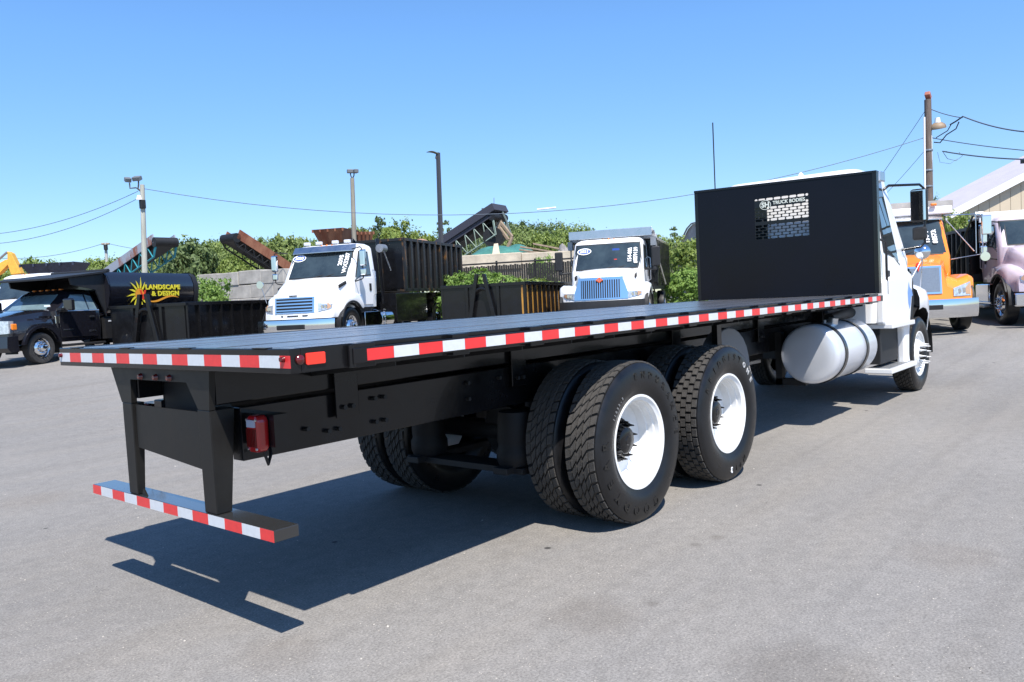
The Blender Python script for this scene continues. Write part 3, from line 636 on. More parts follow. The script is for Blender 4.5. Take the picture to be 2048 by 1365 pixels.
def oval(M, fxp, y, z, body, parent, sc=1):
    x = fxp
    e = lambda a, b_, o: [(x+o-(math.sin(t_)*b_)*.62, y+a*math.cos(t_), z+b_*math.sin(t_)) for t_ in [2*math.pi*i/28 for i in range(28)]]
    MB(M).prism(e(.2*sc, .095*sc, .03), (.003, 0, 0)).build('year_sticker', WRT, parent)
    MB(M).prism(e(.175*sc, .075*sc, .034), (.002, 0, 0)).build('year_sticker_centre', BLUE, parent)
    text('year_sticker_digits', body, .13*sc, M @ frame((x+.040, y, z), (0, 1, 0), (-.62, 0, 1)), WRT, parent, .001, .003)
def wtext(M, xat, y, z, body, size, parent, slope=.62):
    text('marker_writing', body, size, M @ frame((xat(z)+.035, y, z), (-slope, 0, 1), (0, -1, 0)), WRT, parent, .001, size*.03, 'CENTER')

# ---- cab of the flatbed
XO = 9.86
PMAIN = dict(PM2, zfloor=1.0, zback=1.02, xstart=-.30, zf=1.40, zhc=1.86, lip=False, dwf=.34, cw=1.06, cwt=.93)
c, h, M = cab(FB, XO, WHT, PMAIN, xb=-1.70, zroof=2.88, style='main', chrome=False, mirror=None, rim=RIMW, lamps=False)
for s in (-1, 1):
    MB(M).prism([(x, s*1.02, z) for x, z in ((-.40, 1.56), (-.43, 1.3), (-.52, 1.05), (-.60, .8), (-.62, .55), (-.58, .40), (-.80, .40), (-.84, .88), (-.95, .98), (-1.66, .98), (-1.66, 1.5), (-.62, 1.62))], (0, s*.11, 0)).build('cab_skirt', WHT, FB, bevel=.03)
    MB(M).prism([(x, s*.98, z) for x, z in ((-.39, 1.60), (-.30, 1.45), (-.28, 1.2), (-.44, .9), (-.50, 1.1), (-.42, 1.4))], (0, s*.13, 0)).build('cowl_seal', DARK, FB)
    MB(M).hexa([(-1.60, s*.9, .93), (-.70, s*.9, .93), (-.62, s*1.2, .93), (-1.62, s*1.2, .93)][::-s], [(-1.60, s*.9, .985), (-.70, s*.9, .985), (-.62, s*1.2, .985), (-1.62, s*1.2, .985)][::-s]).build('step', WHT, FB, bevel=.008)
    MB(M).hexa([(-1.66, s*.88, .40), (-.55, s*.88, .40), (-.55, s*1.2, .40), (-1.68, s*1.2, .40)][::-s], [(-1.66, s*.88, .455), (-.55, s*.88, .455), (-.55, s*1.2, .455), (-1.68, s*1.2, .455)][::-s]).build('step', WHT, FB, bevel=.008)
    for i in range(9): MB(M).box(-1.6+.11*i, -1.52+.11*i, *sorted((s*.93, s*1.15)), .456, .461).build('step_tread', STL, FB)
    MB(M).box(-1.6, -.85, *sorted((s*.7, s*1.05)), .5, .93).build('battery_box', DARK, FB, bevel=.01)
    MB(M).box(.50, .56, *sorted((s*.72, s*1.08)), .40, .90).build('mud_flap', BLKM, FB, bevel=.02)
    zt = 2.68
    MB(M).tube([(-.95, s*.95, zt-.05), (-.9, s*1.0, zt+.0), (-.42, s*1.24, zt+.02), (-.38, s*1.28, zt-.03), (-.38, s*1.28, zt-.72), (-.42, s*1.24, zt-.77), (-.55, s*1.05, zt-.80)], .016, 10).build('mirror_arm', BLK, c, smooth=60)
    rbox(M @ Matrix.Translation((-.37, s*1.22, zt-.24)) @ Matrix.Rotation(-s*R(4), 4, 'Z'), .09, .20, .42).build('wing_mirror', BLKM, c, bevel=.03)
    rbox(M @ Matrix.Translation((-.37, s*1.22, zt-.24)) @ Matrix.Rotation(-s*R(4), 4, 'Z') @ Matrix.Translation((-.047, 0, 0)), .004, .165, .38).build('mirror_glass', mat('mirror_surface', (.85, .87, .87), .02, metal=1), c)
    rbox(M @ Matrix.Translation((-.37, s*1.22, zt-.60)) @ Matrix.Rotation(s*R(12), 4, 'Z'), .07, .18, .17).build('spot_mirror', BLKM, c, bevel=.03)
    MB(M).tube([(.60, s*.98, 1.34), (.55, s*1.03, 1.78)], .008, 6).tube([(.3, s*.92, 1.46), (.55, s*1.03, 1.78)], .008, 6).build('fender_mirror_post', ALU, h)
    MB(M @ Matrix.Translation((.55, s*1.03, 1.87)) @ Matrix.Rotation(R(90), 4, 'Z')).lathe([(.0, .105), (.015, .1), (.06, .06), (.08, .001)], (0, 0, 0), 24).lathe([(.0, .105), (.012, .07), (.016, .001)], (0, 0, 0), 24).build('fender_mirror', CHR, h, smooth=50)
    rbox(M @ Matrix.Translation((-.24, s*1.02, 1.58)) @ Matrix.Rotation(R(20), 4, 'Y'), .05, .06, .12).build('hood_latch', DARK, h, bevel=.01)
MB(M).box(-1.712, -1.701, .24, .80, 1.95, 2.6).build('rear_window', GLS, c, bevel=.003)
MB(M).cyl((-1.5, 1.04, 2.5), (-1.5, 1.04, 3.74), .008, k=6).build('antenna', DARK, c)
MB(M).cyl((-1.1, .02, 2.86), (-1.1, .02, 2.96), .07, .02, 12).build('roof_beacon', WHT, c)
MB(M).box(-1.2, -1.0, -.99, -.9, 2.72, 2.84).build('grab_bracket', ALU, c, bevel=.01)
# blue emblem on the cab side below the door
EMB = mat('blue_decal', (.16, .3, .62), .5)
for s in (-1, 1):
    hd = [(-.60, 1.47), (-.56, 1.40), (-.47, 1.36), (-.42, 1.29), (-.50, 1.275), (-.53, 1.18), (-.58, 1.12), (-.64, 1.2), (-.66, 1.34)]
    MB(M).prism([(x, s*1.1305, z) for x, z in hd], (0, s*.0015, 0)).build('side_decal', EMB, FB)
MB(M).box(1.0, 1.1, -.9, .9, .45, .76).build('front_bumper', CHR, FB, bevel=.03)
plate_front(M, PMAIN, (-.5, .5), (.9, 1.32, .9, 1.32), CHR, 'grille', h)
headlamp(M, PMAIN, h, .62, .95, (.95, 1.2, .92, 1.1))

# ------------------------------------------------------------------ parked lorries
def parked(name, label, x, y, hd, z=None, group=None):
    return thing(name, label, 'truck', (x, y, G(x, y) if z is None else z), R(hd), group)
def rear_chassis(t, L, axles, rim=CHR, top=.95):
    MB().box(-L, -.3, -.43, -.34, .72, top).box(-L, -.3, .34, .43, .72, top).box(-L+.2, -1.7, -.3, .3, .6, .8).build('chassis_rail', DARK, t)
    for a in axles:
        for s in (-1, 1):
            wheel(t, (-a, s*1.05, .50), s, Rw=.50, W=.26, rr=.29, kind='dish', rim=rim, k=40); wheel(t, (-a, s*.74, .50), s, Rw=.50, W=.26, rr=.29, kind='plain', rim=rim, k=40)
        MB().cyl((-a, -.8, .5), (-a, .8, .5), .08, k=10).build('axle', DARK, t)

# white truck with hook-lift container
def lorry_white_hook():
    t = parked('container_truck', 'white truck carrying a tall rusty ribbed black container, horizontal bar chrome grille', 11.04, 13.86, 203)
    p = dict(PM2, lip=True, zback=.95)
    c, h, M = cab(t, 0, WHT, p, zroof=2.74, visor=ALU, rim=CHR)
    # grille
    plate_front(M, p, (-.57, .57), (.91, 1.31, .91, 1.31), CHR, 'grille', h, .03, .008)
    plate_front(M, p, (-.52, .52), (.94, 1.28, .94, 1.28), DARK, 'grille_opening', h, .03, .013)
    for i in range(4): plate_front(M, p, (-.53, .53), (.965+.08*i, 1.0+.08*i, .965+.08*i, 1.0+.08*i), CHR, 'grille_bar', h, .03, .026)
    plate_front(M, p, (-.11, .11), (1.335, 1.36, 1.335, 1.36), DARK, 'bonnet_badge', h, .02, .014)
    for y0, y1 in ((-.36, -.30), (-.17, .15), (.26, .40)): plate_front(M, p, (y0, y1), (.825, .855, .825, .855), DARK, 'lower_intake', h, .02, .008)
    headlamp(M, p, h, .66, .96, (.93, 1.14, .99, 1.10))
    b = MB(); rows = []
    for i in range(11): y = -1.12+2.24*i/10; x = 1.14-.22*(abs(y)/1.1)**3; rows.append([(x, y, .42), (x+.03, y, .55), (x, y, .74), (x-.05, y, .74), (x-.05, y, .42)])
    b.loft(rows); bp = b.build('front_bumper', CHR, t, smooth=30)
    MB().box(1.14, 1.185, -.4, .4, .50, .62).build('bumper_slot', DARK, bp, bevel=.02)
    for s in (-1, 1):
        rbox(Matrix.Translation((.02, s*.90, 1.60)) @ Matrix.Rotation(R(16), 4, 'Y'), .40, .05, .09).build('hood_vent', DARK, h, bevel=.02)
        if s < 0: MB().tube([(.75, s*.92, 1.2), (.8, s*1.02, 1.62)], .01, 6).build('fender_mirror_post', ALU, h); MB().cyl((.8, s*1.02, 1.68), (.86, s*1.02, 1.68), .08, .1, 18).build('fender_mirror', CHR, h, smooth=50)
        MB().box(-1.7, -.75, *sorted((s*.75, s*1.1)), .45, .85).cyl((-1.75, s*.85, .62), (-2.5, s*.85, .62), .28, k=24).build('fuel_tank', CHR, t, smooth=40, bevel=.01)
        for i in range(7): MB().box(-1.95-.0, -1.9, *sorted((s*1.08, s*1.14)), .45+.07*i, .49+.07*i).build('step_rung', ALU, t)
        rg = lambda y, r: [(-5.75+r*math.cos(R(a)), y, .5+r*math.sin(R(a))) for a in range(20, 150, 10)]
        MB().loft([rg(s*.85, .62), rg(s*1.2, .62), rg(s*1.2, .60), rg(s*.85, .60)], closed=False, cap=False).build('mudguard', CHR, t, smooth=60)
        MB().box(-5.0, -2.75, *sorted((s*.5, s*1.1)), .5, 1.34).build('tool_box', BLK, t, bevel=.01)
    for y in (-.62, -.25, .25, .62)[::1]: MB().box(xt_(-.95), xt_(-.85), y-.09, y+.09, 2.74, 2.83).build('strobe_lamp', mat('pale_lens', (.6, .62, .66), .2), c, bevel=.02)
    fxp = lambda z: lerp(-.24, -.72, (z-1.78)/(.82))
    oval(Matrix.Identity(4), fxp(2.38), -.68, 2.38, '2020', c)
    wtext(M, fxp, .62, 2.26, '2095', .17, c); wtext(M, fxp, .79, 2.18, 'WX5287', .17, c)
    text('marker_writing', 'A26', .09, frame((-.85, 1.035, 2.25), (-1, 0, 0), (0, -.18, 1)), WRT, c, .001, .003)
    rear_chassis(t, 7.9, (5.75, 7.05))
    # hook-lift arm
    MB().box(-2.3, -2.15, -.2, .2, 1.0, 2.8).box(-8.2, -2.0, -.5, .5, 1.0, 1.36).tube([(-2.2, 0, 2.7), (-2.35, 0, 2.95), (-2.5, 0, 2.85)], .06, 8).build('hook_arm', BLK, t, bevel=.01)
    for s in (-1, 1): MB().tube([(-2.3, s*.9, 1.05), (-2.05, s*.95, 2.65), (-2.1, s*.9, 2.9)], .05, 6).build('tarp_arm', BLK, t)
    MB().cyl((-2.0, 1.02, 2.62), (-2.3, 1.02, 2.62), .12, k=16).tube([(-2.1, 1.08, 2.6), (-2.5, 1.1, 2.0)], .02, 6).build('tarp_motor', STL, t)
    return t
def xt_(x): return x
T_HOOK = lorry_white_hook()

def container(name, label, loc, hd, L, W, H, ribs, z0=.15, wall=BLK, aframe=True, ribmat=BLK, inner=PRIM, flare=0, group=None, cat='container', ribw=.11):
    """open roll-off container: origin under the middle of its front wall, body towards -x"""
    t = thing(name, label, cat, loc, R(hd), group); w = W/2; th = .05
    MB().box(-L, 0, -w+.1, w-.1, z0, z0+.06).build('floor', DARK, t)
    for s in (-1, 1):
        MB().hexa([(-L, s*(w-.12), z0), (0, s*(w-.12), z0), (0, s*(w-.07), z0), (-L, s*(w-.07), z0)][::s], [(-L, s*(w-.12+flare), z0+H), (0, s*(w-.12+flare), z0+H), (0, s*(w-.07+flare), z0+H), (-L, s*(w-.07+flare), z0+H)][::s]).build('side_wall', wall, t)
        MB().box(-L-.02, .02, *sorted((s*(w-.14+flare), s*(w+.0+flare))), z0+H-.002, z0+H+.09).build('top_rail', ribmat, t, bevel=.006)
        MB().box(-L, 0, *sorted((s*(w-.3), s*(w-.02))), z0-.06, z0+.03).build('bottom_rail', ribmat, t)
        for i in range(ribs+1):
            x = -.05-(L-.1)*i/ribs
            a = s*(w-.069); b_ = s*(w+.005)
            MB().hexa([(x-ribw/2, a, z0), (x+ribw/2, a, z0), (x+ribw/2, b_, z0), (x-ribw/2, b_, z0)][::s], [(x-ribw/2, a+s*flare, z0+H), (x+ribw/2, a+s*flare, z0+H), (x+ribw/2, b_+s*flare, z0+H), (x-ribw/2, b_+s*flare, z0+H)][::s]).build('rib', ribmat, t)
    for x in (-.0, -L):
        MB().box(x-.05, x, -w+.12, w-.12, z0, z0+H).build('end_wall', wall, t)
        MB().box(x-.1, x+.04, -w+.0, w-.0, z0+H-.001, z0+H+.085).build('top_rail', ribmat, t, bevel=.006)
        for y in (-.45, .45) if x == 0 else (-w+.15, 0, w-.15): MB().box(x+(.0 if x == 0 else -.1), x+(.06 if x == 0 else -.05), y-.04, y+.04, z0, z0+H).build('end_post', ribmat, t)
    if aframe:
        for s in (-1, 1): MB().hexa([(.07, s*.42-.06, z0), (.17, s*.42-.06, z0), (.17, s*.42+.06, z0), (.07, s*.42+.06, z0)], [(.07, s*.10-.05, z0+H+.35), (.17, s*.10-.05, z0+H+.35), (.17, s*.10+.05, z0+H+.35), (.07, s*.10+.05, z0+H+.35)]).build('hook_post', BLK, t, bevel=.008)
        MB().tube([(.12, .24*math.cos(R(a)), z0+H-.30+.26*math.sin(R(a))) for a in range(0, 181, 15)], .045, 8).build('hook_bar', BLK, t, smooth=60)
    return t
C2 = container('ribbed_container', 'tall black ribbed container with rust streaks loaded on the white hook-lift truck', (11.0+3.45*math.cos(R(23)), 13.95+3.45*math.sin(R(23)), G(11, 13.95)), 203, 4.9, 2.44, 1.46, 10, z0=1.45, wall=BLK, aframe=False, ribmat=RSTB)
def dump_bed(t, x0, x1, W, z0, z1, head=.3, wall=BLK, headm=ALU, ribm=BLK, shade=.9, arm=None):
    w = W/2
    b = MB().box(x1, x0, -w+.1, w-.1, z0-.2, z0).box(x1, x0, -.4, .4, z0-.4, z0-.2); b.build('bed_floor', DARK, t)
    for s in (-1, 1):
        MB().box(x1, x0, *sorted((s*(w-.06), s*(w-.01))), z0, z1).build('bed_side', wall, t)
        MB().box(x1, x0, *sorted((s*(w-.10), s*(w+.045))), z1, z1+.08).build('bed_rail', ribm, t, bevel=.006)
        n = int((x0-x1)/.42)
        for i in range(n+1):
            x = x0-.08-i*(x0-x1-.16)/n; MB().box(x-.05, x+.05, *sorted((s*(w-.009), s*(w+.05))), z0-.1, z1).build('bed_rib', ribm, t, bevel=.004)
    MB().box(x0-.05, x0, -w+.061, w-.061, z0, z1+head).build('bed_front', wall, t)
    MB().box(x1, x1+.05, -w+.061, w-.061, z0, z1).build('tailgate', wall, t)
    MB().box(x0-.02, x0+shade, -w, w, z1+head, z1+head+.04).box(x0+shade-.03, x0+shade+.03, -w, w, z1+head-.10, z1+head+.14).build('cab_shield', headm, t, bevel=.008)
    return b

# white truck with the big chrome grille
def lorry_white_grille():
    q = P(1213, 600, 22.3); t = parked('dump_truck', 'white dump truck with tall chrome grille of vertical bars and orange emblem', q.x, q.y, 204)
    p = dict(Ra=.58, zc=.52, xc=-.3, xn=1.0, zhc=1.66, zhn=1.45, whc=.84, whn=.62, zf=1.26, zfn=1.02, wo=1.24, won=1.10, zn=.80, sb=.42, lean=.14, dip=.03, zback=.9, cw=1.02, cwt=.97, wsw=.98, zbelt=1.62, xt=-.66)
    c, h, M = cab(t, 0, WHT, p, zroof=2.56, rim=CHR, mirror='block')
    for i in range(9):
        pass
    b = MB(); pr = [(-.68, .80), (.68, .80), (.78, .92), (.62, 1.05), (.60, 1.40), (.5, 1.45), (-.5, 1.45), (-.60, 1.40), (-.62, 1.05), (-.78, .92)]
    for a, (y0, y1, z0, z1) in enumerate(((-.60, .60, .83, 1.42),)): plate_front(M, p, (y0, y1), (z0, z1, z0, z1), CHR, 'grille', h, .05, .015)
    for s in (-1, 1): plate_front(M, p, (s*.60, s*.72), (.83, 1.36, .83, 1.02), CHR, 'grille_wing', h, .05, .012)
    plate_front(M, p, (-.52, .52), (.87, 1.35, .87, 1.35), DARK, 'grille_opening', h, .04, .02)
    for i in range(17):
        y = -.48+.06*i; k = 1.35 if abs(y) > .09 else 1.28
        plate_front(M, p, (y-.013, y+.013), (.87, k, .87, k), CHR, 'grille_bar', h, .03, .038)
    x = nose_x(p, 0, 1.34)+.05
    MB().prism([(x, 0, 1.27), (x, .10, 1.345), (x, 0, 1.42), (x, -.10, 1.345)], (.02, 0, 0)).build('emblem', mat('emblem_orange', (.7, .13, .05), .35), h, bevel=.004)
    for y in (-.028, .028): MB().box(x+.02, x+.024, y-.008, y+.008, 1.325, 1.365).build('emblem_stripe', ALU, h)
    headlamp(M, p, h, .72, 1.06, (.84, 1.02, .92, 1.02))
    b = MB(); rows = []
    for i in range(11): y = -1.15+2.3*i/10; x = 1.14-.30*(abs(y)/1.1)**3; rows.append([(x, y, .45), (x+.03, y, .58), (x, y, .79), (x-.06, y, .79), (x-.06, y, .45)])
    b.loft(rows); b.build('front_bumper', BLKM, t, smooth=30)
    for s in (-1, 1):
        rbox(Matrix.Translation((-.02, s*.84, 1.45)) @ Matrix.Rotation(R(14), 4, 'Y'), .24, .03, .12).build('hood_vent', DARK, h, bevel=.02)
    fxp = lambda z: lerp(-.24, -.66, (z-1.62)/.80)
    oval(M, fxp(2.2), -.66, 2.2, '2021', c)
    wtext(M, fxp, .64, 2.04, '154-885', .15, c); wtext(M, fxp, .80, 2.02, '#859139', .15, c)
    MB().box(fxp(2.2)+.02, fxp(2.2)+.03, .14, .34, 2.18, 2.24).build('windscreen_sticker', BLUE, c)
    MB().box(fxp(1.95)+.03, fxp(1.95)+.04, .2, .28, 1.82, 1.94).build('windscreen_sticker', REDP, c)
    MB().box(-1.62, -.9, -.8, .8, 1.2, 1.3).build('seat', DARK, c)
    rear_chassis(t, 6.6, (4.6,))
    dump_bed(t, -1.95, -5.9, 2.40, 1.25, 2.50, .18, wall=BLK, headm=ALU)
    MB().box(-1.9, -1.5, -1.26, 1.26, 2.53, 2.66).build('tarp_housing', mat('white_housing', (.65, .66, .68), .35), t, bevel=.02)
    MB().cyl((-1.4, -1.2, 2.74), (-1.4, 1.2, 2.74), .055, k=12).build('tarp_roller', CANV, t, smooth=40)
    for s in (-1, 1):
        MB().tube([(-1.4, s*1.22, 2.74), (-1.7, s*1.3, 1.9), (-3.6, s*1.3, 1.2)], .025, 6).build('tarp_arm', ALU, t)
        MB().box(-1.42, -1.2, *sorted((s*1.14, s*1.28)), 2.3, 2.55).build('tarp_bracket', STL, t)
        MB().box(-2.8, -1.8, *sorted((s*.75, s*1.1)), .5, .95).build('tool_box', BLK, t, bevel=.01)
    return t
lorry_white_grille()

# orange truck
def lorry_orange():
    t = parked('dump_truck', 'orange dump truck with grey mesh grille beside the white cab', 17.55, .95, 206)
    p = dict(Ra=.60, zc=.52, xc=-.35, xn=1.0, zhc=1.68, zhn=1.44, whc=.80, whn=.54, zf=1.22, zfn=.98, wo=1.22, won=1.14, zn=.70, sb=.40, lean=.10, dip=.08, zback=.9, cw=.98, cwt=.92, wsw=.90, zbelt=1.66)
    c, h, M = cab(t, 0, ORG, p, zroof=2.72, rim=CHR, mirror='tube', visor=ALU)
    plate_front(M, p, (-.46, .46), (.83, 1.42, .83, 1.42), CHR, 'grille', h, .05, .015)
    plate_front(M, p, (-.42, .42), (.87, 1.38, .87, 1.38), mat('grille_mesh', (.30, .31, .33), .35, metal=.7, var=.2, scale=60), 'grille_mesh', h, .05, .024)
    x = nose_x(p, 0, 1.4)+.03
    MB().prism([(x, .03, 1.40), (x, .05, 1.47), (x, 0, 1.51), (x, -.05, 1.47), (x, -.03, 1.40), (x, 0, 1.30)], (.03, 0, 0)).build('emblem', REDP, h, bevel=.008)
    for s in (-1, 1): MB().box(x-.0, x+.025, s*.42-.03, s*.42+.03, .98, 1.5)
    headlamp(M, p, h, .70, 1.09, (.76, .93, .76, 1.06))
    b = MB(); rows = []
    for i in range(11): y = -1.2+2.4*i/10; x = 1.16-.30*(abs(y)/1.1)**3; rows.append([(x-.05, y, .32), (x+.0, y, .4), (x+.03, y, .55), (x, y, .71), (x-.06, y, .71), (x-.1, y, .32)])
    b.loft(rows); bp = b.build('front_bumper', CHR, t, smooth=30)
    MB().box(1.15, 1.195, -.42, .42, .50, .60).build('bumper_slot', DARK, bp, bevel=.01)
    fxp = lambda z: lerp(-.29, -.72, (z-1.66)/(.92))
    wtext(M, fxp, .52, 2.12, '154-44', .14, c); wtext(M, fxp, .68, 2.12, '885735', .14, c)
    MB().box(-.95, -.6, -1.08, 1.10, 2.60, 2.78).build('roof_fairing', WHT, c, bevel=.03)
    for y in (-.7, -.35, .35, .7): MB().box(-.62, -.52, y-.06, y+.06, 2.79, 2.85).build('roof_lamp', AMB, c, bevel=.02)
    rear_chassis(t, 6.8, (4.8,))
    dump_bed(t, -1.95, -6.2, 2.44, 1.25, 2.45, .35, wall=mat('grey_bed', (.22, .22, .23), .5), headm=CANV)
    MB().box(-1.94, -1.86, -1.15, 1.15, 2.5, 3.02).build('bed_headboard', CANV, t)
    return t
lorry_orange()

def lorry_pink():
    t = parked('dump_truck', 'pale pink truck cut off by the right edge, lime green step box', 19.85, -1.55, 205)
    p = dict(PM2, lip=True, zback=.98)
    c, h, M = cab(t, 0, LAV, p, zroof=2.58, rim=CHR, mirror='m2')
    rear_chassis(t, 7.5, (5.2, 6.5))
    for s in (-1, 1):
        MB().box(-2.9, -2.1, *sorted((s*.75, s*1.15)), .55, 1.08).build('tool_box', LIME, t, bevel=.01)
        MB().box(-2.05, -.9, *sorted((s*.75, s*1.1)), .5, .95).build('fuel_tank', CHR, t, bevel=.03)
        MB().box(-2.2, -.75, *sorted((s*.95, s*1.25)), .38, .46).build('step', ALU, t, bevel=.02)
        MB().box(-2.41, -2.36, *sorted((s*1.151, s*1.16)), .82, .98).build('box_latch', DARK, t)
    plate_front(M, p, (-.5, .5), (.90, 1.30, .90, 1.30), CHR, 'grille', h)
    headlamp(M, p, h, .60, .93, (.93, 1.16, .99, 1.10))
    MB().box(1.0, 1.12, -1.15, 1.15, .45, .74).build('front_bumper', CHR, t, bevel=.03)
    dump_bed(t, -2.0, -7.0, 2.44, 1.2, 2.3, .22, ribm=mat('olive_edge', (.05, .05, .04), .5), headm=mat('white_housing', (.65, .66, .68), .35))
    for s in (-1, 1):
        MB().tube([(-1.1, s*1.2, 2.62), (-1.3, s*1.3, 2.6), (-3.4, s*1.35, 1.25)], .025, 6).build('tarp_arm', mat('olive_arm', (.12, .13, .08), .5), t, smooth=60)
        MB().cyl((-1.1, s*1.15, 2.62), (-1.1, s*1.3, 2.62), .07, k=12).build('tarp_motor', ALU, t)
    return t
lorry_pink()

def lorry_far_white():
    q = P(14, 620, 28.5); t = parked('truck', 'white truck cab mostly hidden behind the black pickup at left edge', q.x, q.y, 203)
    c, h, M = cab(t, 0, WHT, dict(PM2, zback=.9), zroof=2.74, rim=CHR, mirror='block')
    rear_chassis(t, 6, (4.6,))
    MB().cyl((-2.0, 0, 1.9), (-5.5, 0, 1.9), .9, k=24).build('tank_body', WHT, t, smooth=40)
lorry_far_white()

# black pickup with rounded dump body
def pickup():
    t = parked('dump_pickup', 'black crew truck with chrome headlamp and rounded dump body lettered in yellow', 5.55, 19.15, 203)
    pb = mat('black_car_paint', (.010, .010, .014), .2, coat=1)
    p = dict(Ra=.50, zc=.40, xc=-.55, xn=1.0, zhc=1.36, zhn=1.22, whc=.86, whn=.78, zf=1.14, zfn=1.08, wo=1.02, won=.96, zn=.62, sb=.22, lean=.04, dip=-.06, zback=.55, cw=.98, cwt=.78, zbelt=1.30, xt=-1.22, zfloor=.50, wsw=.84, lip=True)
    h = hood_mesh(Matrix.Identity(4), p, pb, t); h.name = 'hood'
    b = MB(); b.loft([rrect(-1.98, -.55, .95, .1, .50), rrect(-1.98, -.45, .99, .12, .9), rrect(-1.98, -.42, .985, .12, 1.30), rrect(-1.90, -1.05, .80, .15, 1.78), rrect(-1.84, -1.15, .70, .2, 1.86), rrect(-1.7, -1.3, .5, .15, 1.89)])
    c = b.build('cab', pb, t, smooth=32)
    gl = mat('car_glass', (.13, .19, .21), .05, coat=1, var=.5, scale=1.2)  # raised base colour stands in for reflections on the glass
    fx = lambda z: lerp(-.42, -1.05, (z-1.30)/.48)
    b = MB(); rows = []
    for i in range(9):
        s = -1+2*i/8; r_ = []
        for z in (1.34, 1.75): r_.append((fx(z)+.02-.05*s**4, s*(.86-(z-1.34)*.28), z))
        rows.append(r_+[(q[0]-.04, q[1], q[2]) for q in reversed(r_)])
    b.loft(rows); b.build('windscreen', gl, c, smooth=30)
    MB().box(fx(1.45)+.02, fx(1.45)+.025, .52, .72, 1.42, 1.47).build('windscreen_sticker', WRT, c)
    wy = lambda z: lerp(.985, .80, max(0, (z-1.30)/.48))
    for s in (-1, 1):
        sp = lambda x, z, o: (x, s*(wy(z)+o), z)
        MB().prism([sp(x, z, 0) for x, z in ((-.62, .62), (-1.80, .60), (-1.80, 1.28), (-.60, 1.28))], (0, s*.010, 0)).build('door', pb, c, bevel=.004)
        MB().prism([sp(x, z, -.01) for x, z in ((-.66, 1.315), (-1.55, 1.315), (-1.55, 1.73), (-1.15, 1.73))], (0, s*.018, 0)).build('door_window', gl, c)
        MB().prism([sp(x, z, -.01) for x, z in ((-1.60, 1.315), (-1.86, 1.315), (-1.80, 1.68), (-1.60, 1.73))], (0, s*.018, 0)).build('quarter_window', gl, c)
        MB().tube([sp(-.6, 1.30, .01), sp(-1.9, 1.30, .01)], .012, 6).build('belt_trim', CHR, c)
        MB().box(-1.72, -1.56, *sorted((s*1.0, s*1.03)), 1.10, 1.15).build('door_handle', BLKM, c, bevel=.01)
        MB().box(-.9, -.55, *sorted((s*.95, s*1.12)), 1.32, 1.38).build('mirror_arm', BLKM, c)
        MB().box(-.78, -.62, *sorted((s*1.10, s*1.36)), 1.30, 1.62).build('wing_mirror', pb, c, bevel=.04)
        MB().box(-2.0, -.7, *sorted((s*.85, s*1.08)), .38, .44).build('running_board', BLKM, c, bevel=.02)
        MB().box(-.56, -.44, *sorted((s*.99, s*1.03)), .98, 1.18).build('fender_badge', CHR, c, bevel=.01)
        MB().box(-1.0, -.7, *sorted((s*.995, s*1.004)), .80, .83).build('door_badge', ALU, c)
        MB().box(-1.75, -1.55, *sorted((s*.995, s*1.004)), .72, .77).build('door_badge', ALU, c)
        MB().box(-.66, -.62, *sorted((s*.55, s*.95)), .22, .62).build('mud_flap', BLKM, t)
        rg = lambda y, r: [(r*math.cos(R(a)), y, max(.5, p['zc']+r*math.sin(R(a)))) for a in range(8, 174, 8)]
        MB().loft([rg(s*.99, .50), rg(s*1.06, .50), rg(s*1.06, .57), rg(s*.98, .58)], closed=False, cap=False).build('wheel_arch_lip', pb, h, smooth=50)
        MB().loft([rg(s*.5, .52), rg(s*1.0, .51)], closed=False, cap=False).prism(rg(s*.5, .52), (0, s*.01, 0)).build('wheel_arch_liner', DARK, h, smooth=60)
        wheel(t, (0, s*.88, .39), s, Rw=.39, W=.24, rr=.245, kind='front', rim=CHR, tmat=RUBD, k=40)
        wheel(t, (-3.7, s*.9, .39), s, Rw=.39, W=.24, rr=.245, kind='dish', rim=CHR, tmat=RUBD, k=40)
        plate_front(Matrix.Identity(4), p, (s*.55, s*.96), (.78, 1.12, .80, 1.10), LEN, 'headlamp', h, .14, .02)
        MB().box(.66, .80, *sorted((s*.93, s*.995)), .88, 1.03).build('turn_lamp', AMB, h, bevel=.02)
    plate_front(Matrix.Identity(4), p, (-.55, .55), (.74, 1.14, .74, 1.14), CHR, 'grille', h, .06, .02)
    for i in range(3): plate_front(Matrix.Identity(4), p, (-.5, .5), (.78+.12*i, .85+.12*i, .78+.12*i, .85+.12*i), DARK, 'grille_opening', h, .06, .03)
    b = MB(); rows = []
    for i in range(11): y = -1.0+2.0*i/10; x = 1.16-.2*(abs(y)/1.0)**3; rows.append([(x-.08, y, .34), (x+.02, y, .45), (x, y, .72), (x-.3, y, .74), (x-.3, y, .34)])
    b.loft(rows); b.build('front_bumper', pb, t, smooth=30)
    for y in (-.45, -.22, .0, .22, .45): MB().box(-1.28, -1.18, y-.04, y+.04, 1.855, 1.90).build('roof_lamp', AMB, c, bevel=.015)
    MB().box(-6.0, .9, -.42, .42, .5, .75).cyl((0, -.8, .39), (0, .8, .39), .06).cyl((-3.9, -.8, .39), (-3.9, .8, .39), .08).build('chassis_rail', DARK, t)
    # dump body
    X0, X1 = -2.15, -5.75; zb = 1.18
    prof = lambda s: [(s*.55, zb-.12), (s*.98, zb-.02), (s*1.12, zb+.20), (s*1.19, zb+.5), (s*1.20, zb+.8), (s*1.12, zb+1.05), (s*1.02, zb+1.14), (s*.96, zb+1.10)]
    inn = [(y*.96, z+.03) for y, z in []]
